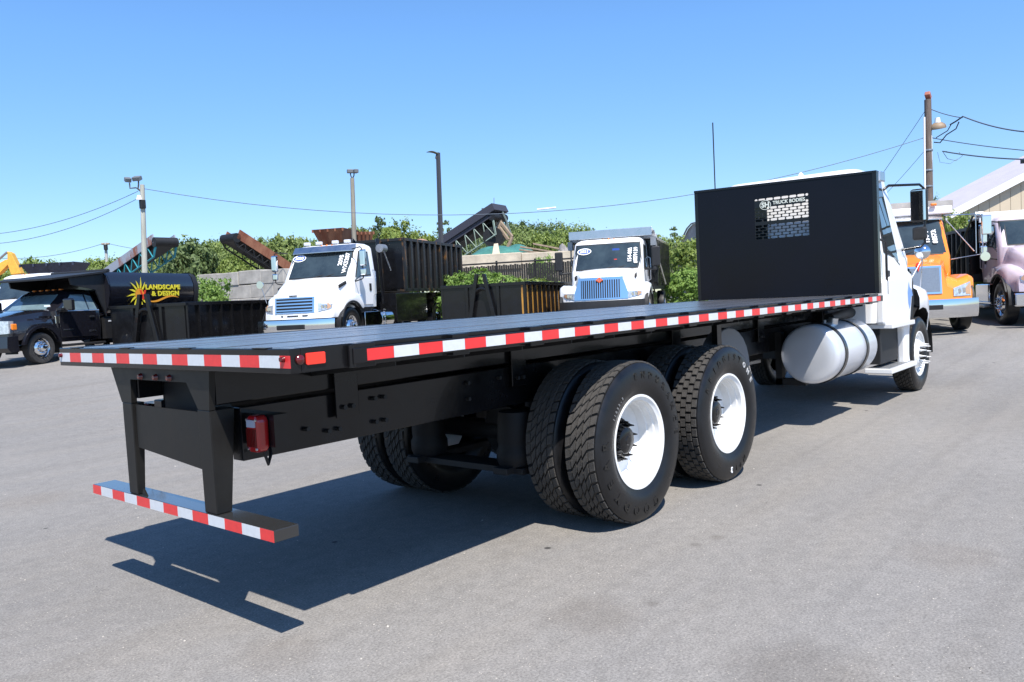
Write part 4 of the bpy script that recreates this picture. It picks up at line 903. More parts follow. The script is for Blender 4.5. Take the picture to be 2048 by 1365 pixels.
    for s in (-1, 1):
        pr = prof(s); b = MB(); pin = [(y-s*.03, z+.02) for y, z in reversed(pr)]
        ring = lambda x: [(x, y, z) for y, z in pr+pin]
        b.loft([ring(X0), ring(X1)]); b.build('body_side', pb, t, smooth=50)
    full = prof(-1)[:7]+list(reversed(prof(1)[:7]))
    MB().prism([(X1-.02, y, z) for y, z in full], (.06, 0, 0)).build('tailgate', pb, t); MB().prism([(X0-.03, y, z) for y, z in full], (.06, 0, 0)).build('bed_front', pb, t)
    MB().box(X1, X0, -.9, .9, zb-.14, zb-.06).build('bed_floor', DARK, t)
    for s in (-1, 1): MB().loft([[(x, y*1.012, z+.0) for y, z in prof(s)[1:]] for x in (X1-.05, X1+.16)], closed=False, cap=False).build('body_edge', BLKM, t, smooth=50)
    MB().hexa([(X0+.02, -1.15, zb+1.12), (X0+.02, 1.15, zb+1.12), (X0+.02, 1.15, zb+1.18), (X0+.02, -1.15, zb+1.18)], [(-.35, -1.1, zb+.92), (-.35, 1.1, zb+.92), (-.35, 1.1, zb+.97), (-.35, -1.1, zb+.97)]).build('cab_shield', BLKM, t, bevel=.008)
    MB().hexa([(X0+.02, 1.0, 1.15), (X0+.5, 1.0, 1.95), (X0+.5, 1.04, 1.95), (X0+.02, 1.04, 1.15)], [(X0-.1, 1.0, zb+1.1), (-.75, 1.0, zb+.98), (-.75, 1.04, zb+.98), (X0-.1, 1.04, zb+1.1)])
    for s in (-1, 1): MB().prism([(X0+.02, s*1.0, 1.1), (X0+.02, s*1.0, zb+1.1), (-.95, s*1.0, zb+.98), (-1.0, s*1.0, zb+.80), (X0+.35, s*1.0, 1.85)], (0, s*.04, 0)).build('shield_side', BLKM, t)
    MB().tube([(X0-.2, -1.0, zb+1.2), (X0-.2, 1.0, zb+1.2)], .05, 10).build('tarp_roller', BLKM, t, smooth=50)
    MB().box(-2.6, -2.1, -1.0, 1.0, .5, 1.05).build('tool_box', BLKM, t)
    for k, m_ in enumerate((TW, TR, TW)): MB().box(-2.5+.1*k, -2.41+.1*k, 1.0, 1.012, .96, 1.0).build('reflective_strip', m_, t)
    # lettering on the curved side facing the yard (left side, y>0)
    def bodyM(x, z):
        yy = {0: 1.19}.get(0); z_ = z-zb
        y = lerp(1.12, 1.19, (z_-.2)/.3) if z_ < .5 else lerp(1.19, 1.20, (z_-.5)/.3)
        return frame((x, y+.022, z), (-1, 0, 0), (0, .05, 1))
    text('body_lettering', 'LANDSCAPE', .19, bodyM(-4.20, zb+.72) @ Matrix.Diagonal((1.3, 1, 1, 1)), YEL, t, .003, .009, spacing=1.1)
    text('body_lettering', '& DESIGN', .19, bodyM(-4.30, zb+.53) @ Matrix.Diagonal((1.3, 1, 1, 1)), YEL, t, .003, .009, spacing=1.1)
    text('body_lettering', '000', .16, bodyM(-5.2, zb+.10), YEL, t, .003, .004) if 0 else None
    cx, cz = -3.22, zb+.52; Mb = frame((cx, 1.215, cz), (-1, 0, 0), (0, .04, 1))
    b = MB(Mb); k = 24; n = b.av([(0, 0, .004)]+[(.17*math.cos(2*math.pi*i/k), .17*math.sin(2*math.pi*i/k), .004) for i in range(k)])
    b.f += [(n, n+1+i, n+1+(i+1) % k) for i in range(k)]; b.build('sun_emblem', YOR, t)
    for i in range(11):
        a = R(50+i*26); b = MB(Mb); L_ = .42+.08*(i % 2); ca, sa = math.cos(a), math.sin(a); o_ = .05
        pts = [(.18*math.cos(a-.17), .18*math.sin(a-.17)), (.30*math.cos(a-.05), .30*math.sin(a-.05)), (L_*math.cos(a+.12), L_*math.sin(a+.12)), (.30*math.cos(a+.12), .30*math.sin(a+.12)), (.18*math.cos(a+.17), .18*math.sin(a+.17))]
        b.prism([(x, y, .003) for x, y in pts], (0, 0, .003)); b.build('sun_ray', YEL, t)
    b = MB(Mb); b.prism([(.0, .12, .008), (.07, .12, .008), (.13, -.04, .008), (.19, .12, .008), (.26, .12, .008), (.15, -.16, .008), (.11, -.16, .008)], (0, 0, .004)); b.build('emblem_letter', REDP, t)
    b = MB(Mb); rows = []
    for i in range(21): u = i/20; x = .28+1.35*u; y = -.17+.06*math.sin(u*6.0+3.4)+.06*u; wd = .028*math.sin(math.pi*min(1, u*.95+.05))+.004; rows.append([(x, y-wd, .003), (x, y+wd, .003)])
    b.loft(rows, closed=False, cap=False); b.build('emblem_wave', YOR, t)
    return t
pickup()

# ------------------------------------------------------------------ containers on the ground
q = P(295, 620, 21.0)
C1 = container('long_container', 'long low smooth black container behind the flatbed, beside the black pickup', (q.x, q.y, G(q.x, q.y)), 203, 5.6, 2.44, 1.14, 12, z0=.12, ribmat=BLK, ribw=.045, flare=.0)
q = P(967, 620, 22.0)
C3 = container('ribbed_container', 'low black container with yellow primer between ribs, between the two white trucks', (q.x, q.y, G(q.x, q.y)), 203, 5.6, 2.44, 1.22, 11, z0=.12, wall=BLK, ribmat=BLK, flare=.0)
for ch in C3.children:
    if ch.name.startswith('side_wall') and ch.data.vertices[0].co.y > 0: ch.data.materials[0] = PRIM; ch['label'] = 'side wall in patchy yellow primer'

# ------------------------------------------------------------------ yard machinery and walls
def pxm(d): return FPX/d
def blockwall(name, label, u0, v0, d0, u1, v1, d1, bl, bh, zlow, jag=.0, m=CONC, th=.6, group=None):
    a, b_ = P(u0, v0, d0), P(u1, v1, d1); L = math.hypot(b_.x-a.x, b_.y-a.y); ang = math.atan2(b_.y-a.y, b_.x-a.x)
    zt = (a.z+b_.z)/2; t = thing(name, label, 'wall', (a.x, a.y, 0), ang, group); proto = []
    for k in range(3):
        b = MB().box(.008, bl-.008, 0, th, .006, bh-.006); proto.append(b)
    nrow = max(1, round((zt-zlow)/bh)); n = int(L/bl)+1; first = None; r_ = random.Random(u0)
    for j in range(nrow):
        z = zt-(j+1)*bh; off = -(bl/2) if j % 2 else 0
        for i in range(n+1):
            x = i*bl+off
            if x > L: continue
            if first is None: first = proto[0].build('block', m, t, bevel=.03); c = first
            else: c = copyto(first, t)
            c.location = (x+r_.uniform(-.01, .01), r_.uniform(-.05, .05), z+(r_.uniform(-.04, .06) if j == 0 else 0)); c.rotation_euler = (0, r_.uniform(-.012, .012), r_.uniform(-.02, .02))
    return t
blockwall('block_wall', 'long grey concrete block wall behind the long container, left of the white hook truck', 392, 546, 38, 566, 541, 35, 1.45, .62, .5)
blockwall('block_wall', 'sandy topped pale block wall below the green tarpaulin', 905, 513, 37, 1125, 500, 36, 3.2, .75, .5, m=mat('pale_sandy_block', (.5, .43, .33), .95, var=.3, scale=1.2, bump=.5, bscale=10))

def conveyor(name, label, a, b, wd, m_side, m_belt, m_truss, depth=.5, trussh=.9, drum=True, bays=8, belt_on=True):
    """a = foot, b = head; side plates, belt, lattice girder"""
    a, b = Vector(a), Vector(b); d = (b-a); L = d.length; d.normalize(); sd = d.cross(Vector((0, 0, 1))).normalized(); u = sd.cross(d)
    M = Matrix(((d.x, sd.x, u.x, a.x), (d.y, sd.y, u.y, a.y), (d.z, sd.z, u.z, a.z), (0, 0, 0, 1)))
    t = bpy.data.objects.new(name, None); COL.objects.link(t); t.matrix_world = M; tag(t, label, 'conveyor')
    h = wd/2
    for s in (-1, 1):
        MB().box(0, L, *sorted((s*h, s*(h+.05))), -.12, depth*.55).build('side_plate', m_side, t)
    MB().box(.1, L-.1, -h+.02, h-.02, 0, .04).build('belt', m_belt, t)
    MB().box(.1, L-.1, -h*.8, h*.8, -.30, -.27).build('return_belt', m_belt, t)
    if drum: MB().cyl((L, -h-.05, -.1), (L, h+.05, -.1), .22, k=18).build('head_drum', DARK, t, smooth=40)
    for s in (-1, 1):
        MB().tube([(0, s*h, -trussh), (L*.95, s*h, -trussh*.9), (L, s*h, -.3)], .04, 6).build('truss_chord', m_truss, t)
        for i in range(bays):
            x0, x1 = L*i/bays, L*(i+1)/bays
            MB().tube([(x0, s*h, -.1), ((x0+x1)/2, s*h, -trussh*.95), (x1, s*h, -.1)], .03, 5).build('truss_brace', m_truss, t)
    return t
conveyor('conveyor', 'teal framed conveyor rising behind the left lamp pole', P(215, 560, 40), P(330, 481, 36), .95, RUSTG, DARK, TEAL, .5, .75)
conveyor('conveyor', 'rusty dark conveyor leaning left above the concrete block wall', P(590, 556, 40), P(462, 474, 37), .9, RUST, DARK, DARK, .6, .5)
cc = conveyor('conveyor', 'large conveyor with black cover and pale green lattice beside the green tarpaulin', P(872, 512, 47), P(995, 432, 45), 1.5, mat('conveyor_cover', (.04, .04, .055), .6), DARK, SAGE, .55, 1.2, bays=7)
MB().box(.3, 5.0, -.8, .9, .1, .5).build('belt_cover', MATS['conveyor_cover'], cc)
# crusher frame right of that conveyor
def crusher():
    o = P(1000, 480, 45); t = thing('crusher', 'dark crusher frame with hanging struts below the large conveyor head', 'machine', (o.x, o.y, G(o.x, o.y)), R(-45))
    Q = lambda u, v, dd=0: t.matrix_basis.inverted() @ P(u, v, 45+dd)
    bpy.context.view_layer.update()
    Mi = (Matrix.Translation(t.location) @ Matrix.Rotation(R(-45), 4, 'Z')).inverted(); Q = lambda u, v, dd=0: Mi @ P(u, v, 45+dd)
    MB().tube([Q(963, 421), Q(1003, 423)], .12, 8).build('top_beam', DARK, t)
    MB().tube([Q(1003, 421), Q(1012, 440), Q(1025, 478)], .06, 6).build('arm', mat('grey_green_arm', (.12, .15, .14), .6), t)
    for a, b_ in (((990, 432), (1024, 474)), ((985, 436), (1016, 480)), ((1024, 474), (1014, 500)), ((1000, 440), (992, 500))):
        MB().tube([Q(*a), Q(*b_)], .11, 6).build('strut', WOOD, t)
    MB().cyl(Q(985, 474, -.5), Q(992, 474, 1.2), .55, k=16).build('crusher_drum', DARK, t, smooth=40)
    MB().box(-1.2, 1.0, -.6, .6, .3, 2.6).build('hopper', DARK, t)
    MB().tube([Q(988, 423), Q(988, 396)], .02, 5).build('aerial', STL, t)
crusher()
def skip(name, label, u0, u1, vt, vb, d, hd, m, cat='hopper', taper=.25, dep=1.6):
    a, b_ = P(u0, vb, d), P(u1, vb, d); zt = P((u0+u1)/2, vt, d).z; zb = (a.z+b_.z)/2; L = (b_-a).length
    c_ = (a+b_)/2; t = thing(name, label, cat, (c_.x, c_.y, zb), R(hd)); h = zt-zb; l0, l1 = L/2*(1-taper), L/2
    for s in (-1, 1):
        MB().hexa([(-l0, s*dep*.3, 0), (l0, s*dep*.3, 0), (l0, s*(dep*.3+.04), 0), (-l0, s*(dep*.3+.04), 0)][::s], [(-l1, s*dep*.5, h), (l1, s*dep*.5, h), (l1, s*(dep*.5+.04), h), (-l1, s*(dep*.5+.04), h)][::s]).build('side_plate', m, t)
        MB().slab((s*l0, -dep*.3, 0), (s*l0, dep*.3, 0), (s*l1, dep*.5, h), (s*l1, -dep*.5, h), .04).build('end_plate', m, t)
    MB().box(-l0, l0, -dep*.3, dep*.3, -.05, 0).box(-l0*.8, -l0*.7, -.3, .3, -3, -.05).box(l0*.7, l0*.8, -.3, .3, -3, -.05).build('base', DARK, t)
    for i in range(5): MB().box(-l1+2*l1*i/4-.04, -l1+2*l1*i/4+.04, -dep*.5-.06, -dep*.5-.0, h-.15, h).build('lug', m, t)
    return t
skip('screen_hopper', 'dark blue-black hopper above the cab shield of the black pickup', 62, 166, 528, 552, 40, -50, mat('dark_blue_steel', (.03, .035, .06), .5, var=.4))
skip('loader_bucket', 'rust brown steel bucket behind the roof of the white hook truck', 643, 706, 461, 492, 41, -62, RUST, 'bucket', .3, 2.0)
skip('loader_bucket', 'small rusty steel trough right of the middle lamp pole', 712, 744, 466, 488, 42, -30, RUST, 'bucket', .2, 1.2)
def heap(name, label, cat, u0, u1, vt, vb, d, m, dep=4, seed=1, amp=.15, n=28):
    r_ = random.Random(seed); a, b_ = P(u0, vb, d), P(u1, vb, d); L = (b_-a).length; c_ = (a+b_)/2; h = P((u0+u1)/2, vt, d).z-c_.z
    ph = [(r_.uniform(1, 5), r_.uniform(0, 6), r_.uniform(1, 5)) for _ in range(5)]
    b = MB(); k = 14; rows = []
    for i in range(n+1):
        x = -1+2*i/n; row = []
        for j in range(k+1):
            y = -1+2*j/k; rr_ = max(0, 1-abs(x)**3.2)*max(0, 1-abs(y)**2.4)
            z = h*rr_*(1+amp*sum(math.sin(f_*3*x+p_+g_*2*y) for f_, p_, g_ in ph)/2.2)-.3
            row.append((x*L/2, y*dep/2, z))
        rows.append(row)
    b.loft(rows, closed=False, cap=False); o = b.build(name, m, None, smooth=50); ang = math.atan2(b_.y-a.y, b_.x-a.x)
    o.location = (c_.x, c_.y, c_.z); o.rotation_euler = (0, 0, ang); tag(o, label, cat); return o
heap('tarpaulin_heap', 'green tarpaulin draped over a heap behind the pale block wall', 'tarpaulin', 928, 1088, 480, 514, 40, TARP, 4, 3, .12)
heap('canvas_heap', 'grey crumpled canvas pile left of the chrome grille truck roof', 'tarpaulin', 1100, 1168, 487, 530, 38, CANV, 3, 5, .3)
heap('sand_heap', 'reddish sand heap behind the ribbed container', 'heap', 730, 880, 474, 492, 60, mat('reddish_sand', (.4, .24, .17), .95, var=.2), 6, 8, .2)
heap('sand_heap', 'tan rubble heap with grey stones behind the block wall', 'heap', 540, 660, 528, 560, 42, DIRT, 5, 9, .2)
def plank():
    t = MB().slab(P(984, 512, 37.4), P(1000, 510, 37.4), P(996, 487, 38.6), P(988, 488, 38.6), .05).build('leaning_board', mat('pale_board', (.5, .42, .3), .8, var=.2), None); tag(t, 'pale board leaning on the green tarpaulin', 'board')
    t = thing('timber_stack', 'tilted grey timbers lying right of the green tarpaulin', 'timber', P(1060, 500, 37.5))
    for k, (a, b_) in enumerate((((1040, 492), (1110, 503)), ((1038, 498), (1108, 508)), ((1066, 486), (1118, 496)), ((1045, 505), (1100, 505)))):
        MB(Matrix.Translation(-Vector(t.location))).slab(P(a[0], a[1]+3, 37.5), P(b_[0], b_[1]+3, 37.2), P(*b_, 37.2), P(*a, 37.5), .3).build('plank', WOOD, t)
plank()
# slatted fence
def slat_fence():
    a, b_ = P(918, 548, 30), P(1150, 540, 29); L = math.hypot(b_.x-a.x, b_.y-a.y); ang = math.atan2(b_.y-a.y, b_.x-a.x); zt = P(1020, 525, 29.6).z; z0 = .5
    t = thing('slatted_fence', 'dark slatted chain link fence behind the low green weeds', 'fence', (a.x, a.y, 0), ang); n = int(L/.085)
    b = MB()
    for i in range(n): x = i*.085; b.box(x, x+.075, 0, .01, z0, zt-.07-.05*(i*7%5)/5)
    tag(b.build('slat', mat('dark_slat', (.02, .019, .018), .8, var=.4, scale=9), t), kind='stuff')
    for z in (zt, z0+.9): MB().cyl((0, 0, z), (L, 0, z), .03, k=8).build('rail', STL if 0 else DARK, t)
    for i in range(4): MB().cyl((L*i/3, .03, 0), (L*i/3, .03, zt+.08), .04, k=8).build('post', DARK, t)
slat_fence()
# excavator arm
def excavator():
    o = P(10, 560, 42); t = thing('excavator', 'yellow excavator arm rising behind the far left white truck', 'excavator', (o.x, o.y, G(o.x, o.y)))
    ye = mat('machine_yellow', (.65, .35, .05), .5, var=.15); Q = lambda u, v: P(u, v, 42)-Vector(t.location)
    def plate(pts, nm):
        pp = [Q(*p) for p in pts]; MB().prism(pp, (.35*fw.x, .35*fw.y, 0)).build(nm, ye, t, bevel=.02)
    plate([(14, 503), (22, 507), (42, 547), (22, 550), (15, 530)], 'stick'); plate([(-40, 560), (-40, 548), (12, 519), (18, 527), (0, 546), (-30, 566)], 'boom')
    MB().tube([Q(-20, 535), Q(14, 505)], .06, 6).build('ram', STL, t)
    MB().box(-3, 1, -1.5, 1.5, 0, 2.2).build('body', ye, t, bevel=.05)
excavator()

# ------------------------------------------------------------------ poles and wires
def pole_thing(name, label, cat, u0, v0, u1, v1, d, r0, r1, m, square=False):
    top, low = P(u0, v0, d), P(u1, v1, d); dirn = (top-low).normalized(); g = low-dirn*((low.z-G(low.x, low.y)+.2)/dirn.z)
    t = thing(name, label, cat, g); b = MB().cyl((0, 0, 0), top-g, r1, r0, 4 if square else 12); b.build('pole', m, t, smooth=40); return t, g
def rel(t): return lambda u, v, d: P(u, v, d)-Vector(t.location)
t, g = pole_thing('floodlight_pole', 'pale wooden pole with two floodlights on curved arms above the dump pickup', 'pole', 284.5, 370, 290, 560, 33, .09, .13, WOODG); q = rel(t)
MB().tube([q(283, 382, 33), q(272, 376, 33), q(260, 377, 33), q(259, 366, 33)], .03, 6).build('lamp_arm', POLY, t, smooth=60); MB().tube([q(282, 384, 33), q(276, 379, 33), q(277, 370, 33), q(277, 360, 33)], .03, 6).build('lamp_arm', POLY, t, smooth=60)
for (u, v, rz, w_) in ((255.5, 360, 40, .24), (274, 357.5, -10, .34)):
    o_ = q(u, v, 33); rbox(Matrix.Translation(o_) @ Matrix.Rotation(YAW+R(90)+R(rz), 4, 'Z') @ Matrix.Rotation(R(-25), 4, 'X'), w_, .22, .17).build('floodlight', mat('lamp_grey', (.13, .14, .15), .5), t, bevel=.02)
o_ = q(278.5, 400, 32.8); MB().cyl(o_, o_+Vector((0, 0, .18)), .12, .07, 12).build('camera_dome', WHT, t, smooth=50); rbox(Matrix.Translation(q(285, 409, 32.9)), .2, .2, .35).build('junction_box', DARK, t, bevel=.02)
t, g = pole_thing('floodlight_pole', 'wooden pole with a pair of box floodlights behind the white hook truck', 'pole', 704.5, 357, 709, 500, 36, .09, .13, mat('brown_grey_wood', (.24, .22, .18), .85, var=.3, scale=5, stretch=(3, 3, .2))); q = rel(t)
MB().tube([q(704, 358, 36), q(701, 350, 36), q(701, 345, 36)], .03, 6).tube([q(705, 358, 36), q(708, 351, 36), q(708, 345, 36)], .03, 6).build('lamp_arm', POLY, t)
for (u, rz) in ((700, 20), (711, -55)): rbox(Matrix.Translation(q(u, 343, 36)) @ Matrix.Rotation(YAW+R(90)+R(rz), 4, 'Z'), .26, .2, .16).build('floodlight', MATS['lamp_grey'], t, bevel=.02)
t, g = pole_thing('lot_light', 'tall slim dark square lamp post with curved head', 'lamp post', 876, 306, 882, 486, 37, .10, .13, POLY, True); q = rel(t)
h0, h1 = q(877, 309, 37), q(853, 305, 37); b = MB(); rows = []
for i in range(9):
    u = i/8; c_ = h0.lerp(h1, u)+Vector((0, 0, .06*math.sin(math.pi*u))); wd = .05+.13*math.sin(math.pi*min(1, u+.15)); tk = .10*(1-u)**.6+.012
    rows.append([c_+fw*wd*math.cos(a)+Vector((0, 0, tk*.5*math.sin(a))) for a in [2*math.pi*j/10 for j in range(10)]])
b.loft(rows); b.build('lamp_head', mat('head_grey', (.10, .11, .09), .5), t, smooth=60); MB().tube([q(875, 309, 37), q(873, 318, 37)], .07, 8).build('lamp_neck', POLY, t)
t, g = pole_thing('utility_pole', 'distant utility pole with crossarm above the pickup body', 'pole', 211, 486, 215, 548, 85, .14, .17, mat('far_pole_grey', (.4, .4, .38), .9)); q = rel(t)
MB().tube([q(203, 488.5, 85), q(219, 488, 85)], .1, 6).build('crossarm', WOOD, t); MB().cyl(q(212, 500, 84.8), q(211, 490, 84.8), .2, k=10).build('transformer', DARK, t)
t, g = pole_thing('utility_pole', 'tall dark wooden utility pole with lamp and white conduit at right', 'pole', 1855.5, 200, 1859, 420, 35, .14, .17, mat('dark_pole_wood', (.13, .10, .085), .9, var=.4, scale=6, stretch=(3, 3, .2), bump=.4)); q = rel(t)
MB().cyl(q(1848.5, 235, 34.9), q(1851, 560, 34.9), .045, k=10).build('conduit', WHT, t, smooth=40)
MB().cyl(q(1863, 262, 34.9), q(1865, 560, 34.9), .025, k=8).build('conduit', WHT, t, smooth=40)
rbox(Matrix.Translation(q(1856, 192, 35)) @ Matrix.Rotation(R(35), 4, 'Y'), .34, .22, .2).build('pole_cap', mat('red_cap', (.35, .12, .08), .6), t, bevel=.03)
b = MB(); o_ = q(1876, 256, 34.9); b.M = Matrix.Translation(o_) @ Matrix.Rotation(R(90), 4, 'X') @ Matrix.Rotation(R(14), 4, 'Z'); b.lathe([(-.04, .32), (0, .33), (.12, .29), (.22, .16), (.24, .001)], (0, 0, 0), 20); b.build('lamp_shade', mat('tan_shade', (.28, .2, .13), .6), t, smooth=50)
MB().cyl(o_+Vector((-.05, 0, .2)), o_+Vector((-.05, 0, .42)), .13, .10, 12).build('lamp_top', WHT, t, smooth=40); MB().tube([o_+Vector((0, .0, .1)), q(1859, 256, 35)], .035, 6).build('lamp_arm', STL, t)
for v in (300, 340, 372): MB().cyl(q(1857, v, 35), q(1857, v+3, 35), .18, k=12).build('pole_band', STL, t)
def wire(label, pts, sag, r=.014, name='wire', m=DARK):
    a, b_ = pts; n = 24; b = MB(); b.tube([a.lerp(b_, i/n)-Vector((0, 0, 4*sag*(i/n)*(1-i/n))) for i in range(n+1)], r, 5)
    o = b.build(name, m, None, smooth=60); tag(o, label, 'wire', 'overhead wires'); return o
WR = mat('wire_grey', (.10, .13, .17), .6)
wire('long sagging wire from the tall right pole to the left floodlight pole', (P(1848, 276, 35), P(289, 378, 33)), 2.05, m=WR)
wire('upper thin wire running left from the left floodlight pole', (P(276, 383, 33), P(-60, 472, 38)), .4, .013, m=WR)
wire('lower thin wire running left from the left floodlight pole', (P(282, 394, 33), P(-60, 490, 38)), .5, .013, m=WR)
wire('topmost thick cable leaving the tall right pole to the right edge', (P(1925, 233, 34), P(2150, 262, 30)), .3, .03, m=WR)
wire('short cable from pole top to the splice beside the lamp', (P(1862, 219, 35), P(1925, 236, 34)), .05, .02, m=WR)
wire('middle cable leaving the tall right pole to the right edge', (P(1863, 276, 35), P(2150, 308, 30)), .1, .02, m=WR)
wire('lowest cable with loops leaving the tall right pole', (P(1885, 303, 35), P(2150, 318, 30)), .15, .03, m=WR)
wire('steep guy wire from the tall pole down behind the cab', (P(1851, 221, 35), P(1700, 440, 38)), .05, .012, m=WR)
wire('lower guy wire from the tall pole down behind the mirror', (P(1849, 302, 35), P(1760, 400, 38)), .05, .01, m=WR)
wire('wire from the far utility pole to the left edge', (P(205, 488, 85), P(-60, 512, 85)), .8, .025, m=WR)
wire('wire from the far utility pole running right behind the floodlight pole', (P(218, 488, 85), P(420, 505, 85)), .4, .025, m=WR)
b = MB(); b.tube([P(1900, 250, 34.5), P(1912, 243, 34.3), P(1925, 234, 34)], .03, 6); b.tube([P(1868, 285, 34.8), P(1880, 286, 34.6), P(1893, 270, 34.4), P(1912, 258, 34.2), P(1918, 244, 34.1)], .025, 6); b.tube([P(1872, 276, 34.8), P(1895, 262, 34.5), P(1903, 248, 34.3)], .02, 6)
tag(b.build('cable_splice', DARK, None, smooth=60), 'tangle of black cable loops beside the pole lamp', 'wire', 'overhead wires')
b = MB(); b.tube([P(1885, 303, 34.9), P(1895, 318, 34.9), P(1912, 322, 34.9), P(1925, 312, 34.8), P(1918, 305, 34.8)], .012, 5); b.tube([P(1875, 305, 34.9), P(1880, 325, 34.9), P(1900, 328, 34.9), P(1915, 318, 34.9)], .008, 5)
tag(b.build('cable_loop', WR, None, smooth=60), 'thin hanging cable loops below the pole lamp', 'wire', 'overhead wires')
o = MB().cyl(P(1074, 419.5, 34.1), P(1112, 415.5, 34.1), .035, k=8).build('wire_sleeve', WHT, None); tag(o, 'white tube sleeve on the long sagging wire', 'sleeve')
rb = rbox(Matrix.Translation(P(2050, 322, 32)) @ Matrix.Rotation(R(30), 4, 'Z'), .35, .22, .18).build('camera_box', DARK, None, bevel=.02); tag(rb, 'small dark box hanging from a cable at the right edge', 'box')

# ------------------------------------------------------------------ barn at right, domed store behind the headboard
def barn():
    o = P(1893, 428, 44); z0 = G(o.x, o.y)-.1; ez = o.z-z0
    t = thing('tan_barn', 'tan metal sided building with white gable trim and pale roof at right edge', 'building', (o.x, o.y, z0), math.atan2(rt.y, rt.x)+R(6))
    Wd, slope, Lb = 17, .44, 4.5
    tan = mat('tan_siding', (.50, .42, .31), .7, var=.05, scale=.8); roofm = mat('pale_lilac_roof', (.50, .46, .56), .45, var=.06, scale=1)
    n = int(Wd/.62)
    for i in range(n):
        x0, x1 = i*Wd/n, (i+1)*Wd/n; zz = lambda x: ez+slope*min(x, Wd-x)
        MB().prism([(x0+.012, 0, 0), (x1-.012, 0, 0), (x1-.012, 0, zz(x1)), (x0+.012, 0, zz(x0))], (0, .06, 0)).build('siding_panel', tan, t)
    MB().prism([(0, .065, 0), (Wd, .065, 0), (Wd, .065, ez), (Wd/2, .065, ez+slope*Wd/2), (0, .065, ez)], (0, .05, 0)).build('gable_wall', mat('tan_dark', (.2, .17, .12), .8), t)
    MB().box(0, .1, .1, Lb, 0, ez).box(Wd-.1, Wd, .1, Lb, 0, ez).build('side_wall', tan, t)
    for s, xa in ((1, 0), (-1, Wd)):
        r0 = Vector((xa-s*.35, 0, ez-.35*slope)); r1 = Vector((Wd/2, 0, ez+slope*Wd/2))
        MB().hexa([r0+Vector((0, -.35, 0)), r1+Vector((0, -.35, 0)), r1+Vector((0, Lb, 0)), r0+Vector((0, Lb, 0))], [v+Vector((0, 0, .10)) for v in (r0+Vector((0, -.35, 0)), r1+Vector((0, -.35, 0)), r1+Vector((0, Lb, 0)), r0+Vector((0, Lb, 0)))]).build('roof', roofm, t)
        MB().hexa([r0+Vector((-.0, -.42, -.28)), r1+Vector((0, -.42, -.28)), r1+Vector((0, -.36, -.28)), r0+Vector((0, -.36, -.28))], [r0+Vector((0, -.42, .13)), r1+Vector((0, -.42, .13)), r1+Vector((0, -.36, .13)), r0+Vector((0, -.36, .13))]).build('fascia', WHT, t)
    return t
barn()
def dome():
    o = P(1425, 520, 46); z0 = G(o.x, o.y); t = thing('domed_store', 'grey arched fabric store building behind the black headboard', 'building', (o.x, o.y, z0), R(-40))
    b = MB(); h = P(1390, 448, 46).z-z0; w_ = 3.2
    ring = lambda x: [(x, w_*math.cos(R(a)), h*math.sin(R(a))) for a in range(0, 181, 12)]
    b.loft([ring(-1), ring(9)], closed=False, cap=False); b.prism(ring(-.95), (.05, 0, 0)); b.build('cover', CANV, t, smooth=60)
    for x in (-1.05, 1.5, 4): MB().tube([(x, y*1.01, z*1.01) for x, y, z in ring(x)], .05, 6).build('hoop', STL, t)
    MB().box(-1.02, -.97, -1, 1, 0, 2.5).build('door', WOOD, t)
dome()

# ------------------------------------------------------------------ vegetation
def leafmat(name, c1, c2):
    m = bpy.data.materials.new(name); m.use_nodes = True; n = m.node_tree; L = n.links.new; b = n.nodes['Principled BSDF']
    g = n.nodes.new('ShaderNodeNewGeometry'); r = n.nodes.new('ShaderNodeValToRGB'); r.color_ramp.elements[0].color = (*c1, 1); r.color_ramp.elements[1].color = (*c2, 1)
    L(g.outputs['Random Per Island'], r.inputs[0]); L(r.outputs[0], b.inputs['Base Color']); b.inputs['Roughness'].default_value = .6
    tr = n.nodes.new('ShaderNodeBsdfTranslucent'); L(r.outputs[0], tr.inputs[0]); mx = n.nodes.new('ShaderNodeMixShader'); mx.inputs[0].default_value = .35
    L(b.outputs[0], mx.inputs[1]); L(tr.outputs[0], mx.inputs[2]); L(mx.outputs[0], n.nodes['Material Output'].inputs[0]); return m
LF = [leafmat('leaf_bright', (.15, .22, .04), (.28, .35, .08)), leafmat('leaf_mid', (.13, .19, .045), (.24, .30, .085)), leafmat('leaf_dark', (.10, .15, .05), (.17, .23, .08)), leafmat('leaf_weed', (.12, .23, .035), (.25, .37, .08))]
BARK = mat('bark', (.12, .09, .07), .9, var=.3)
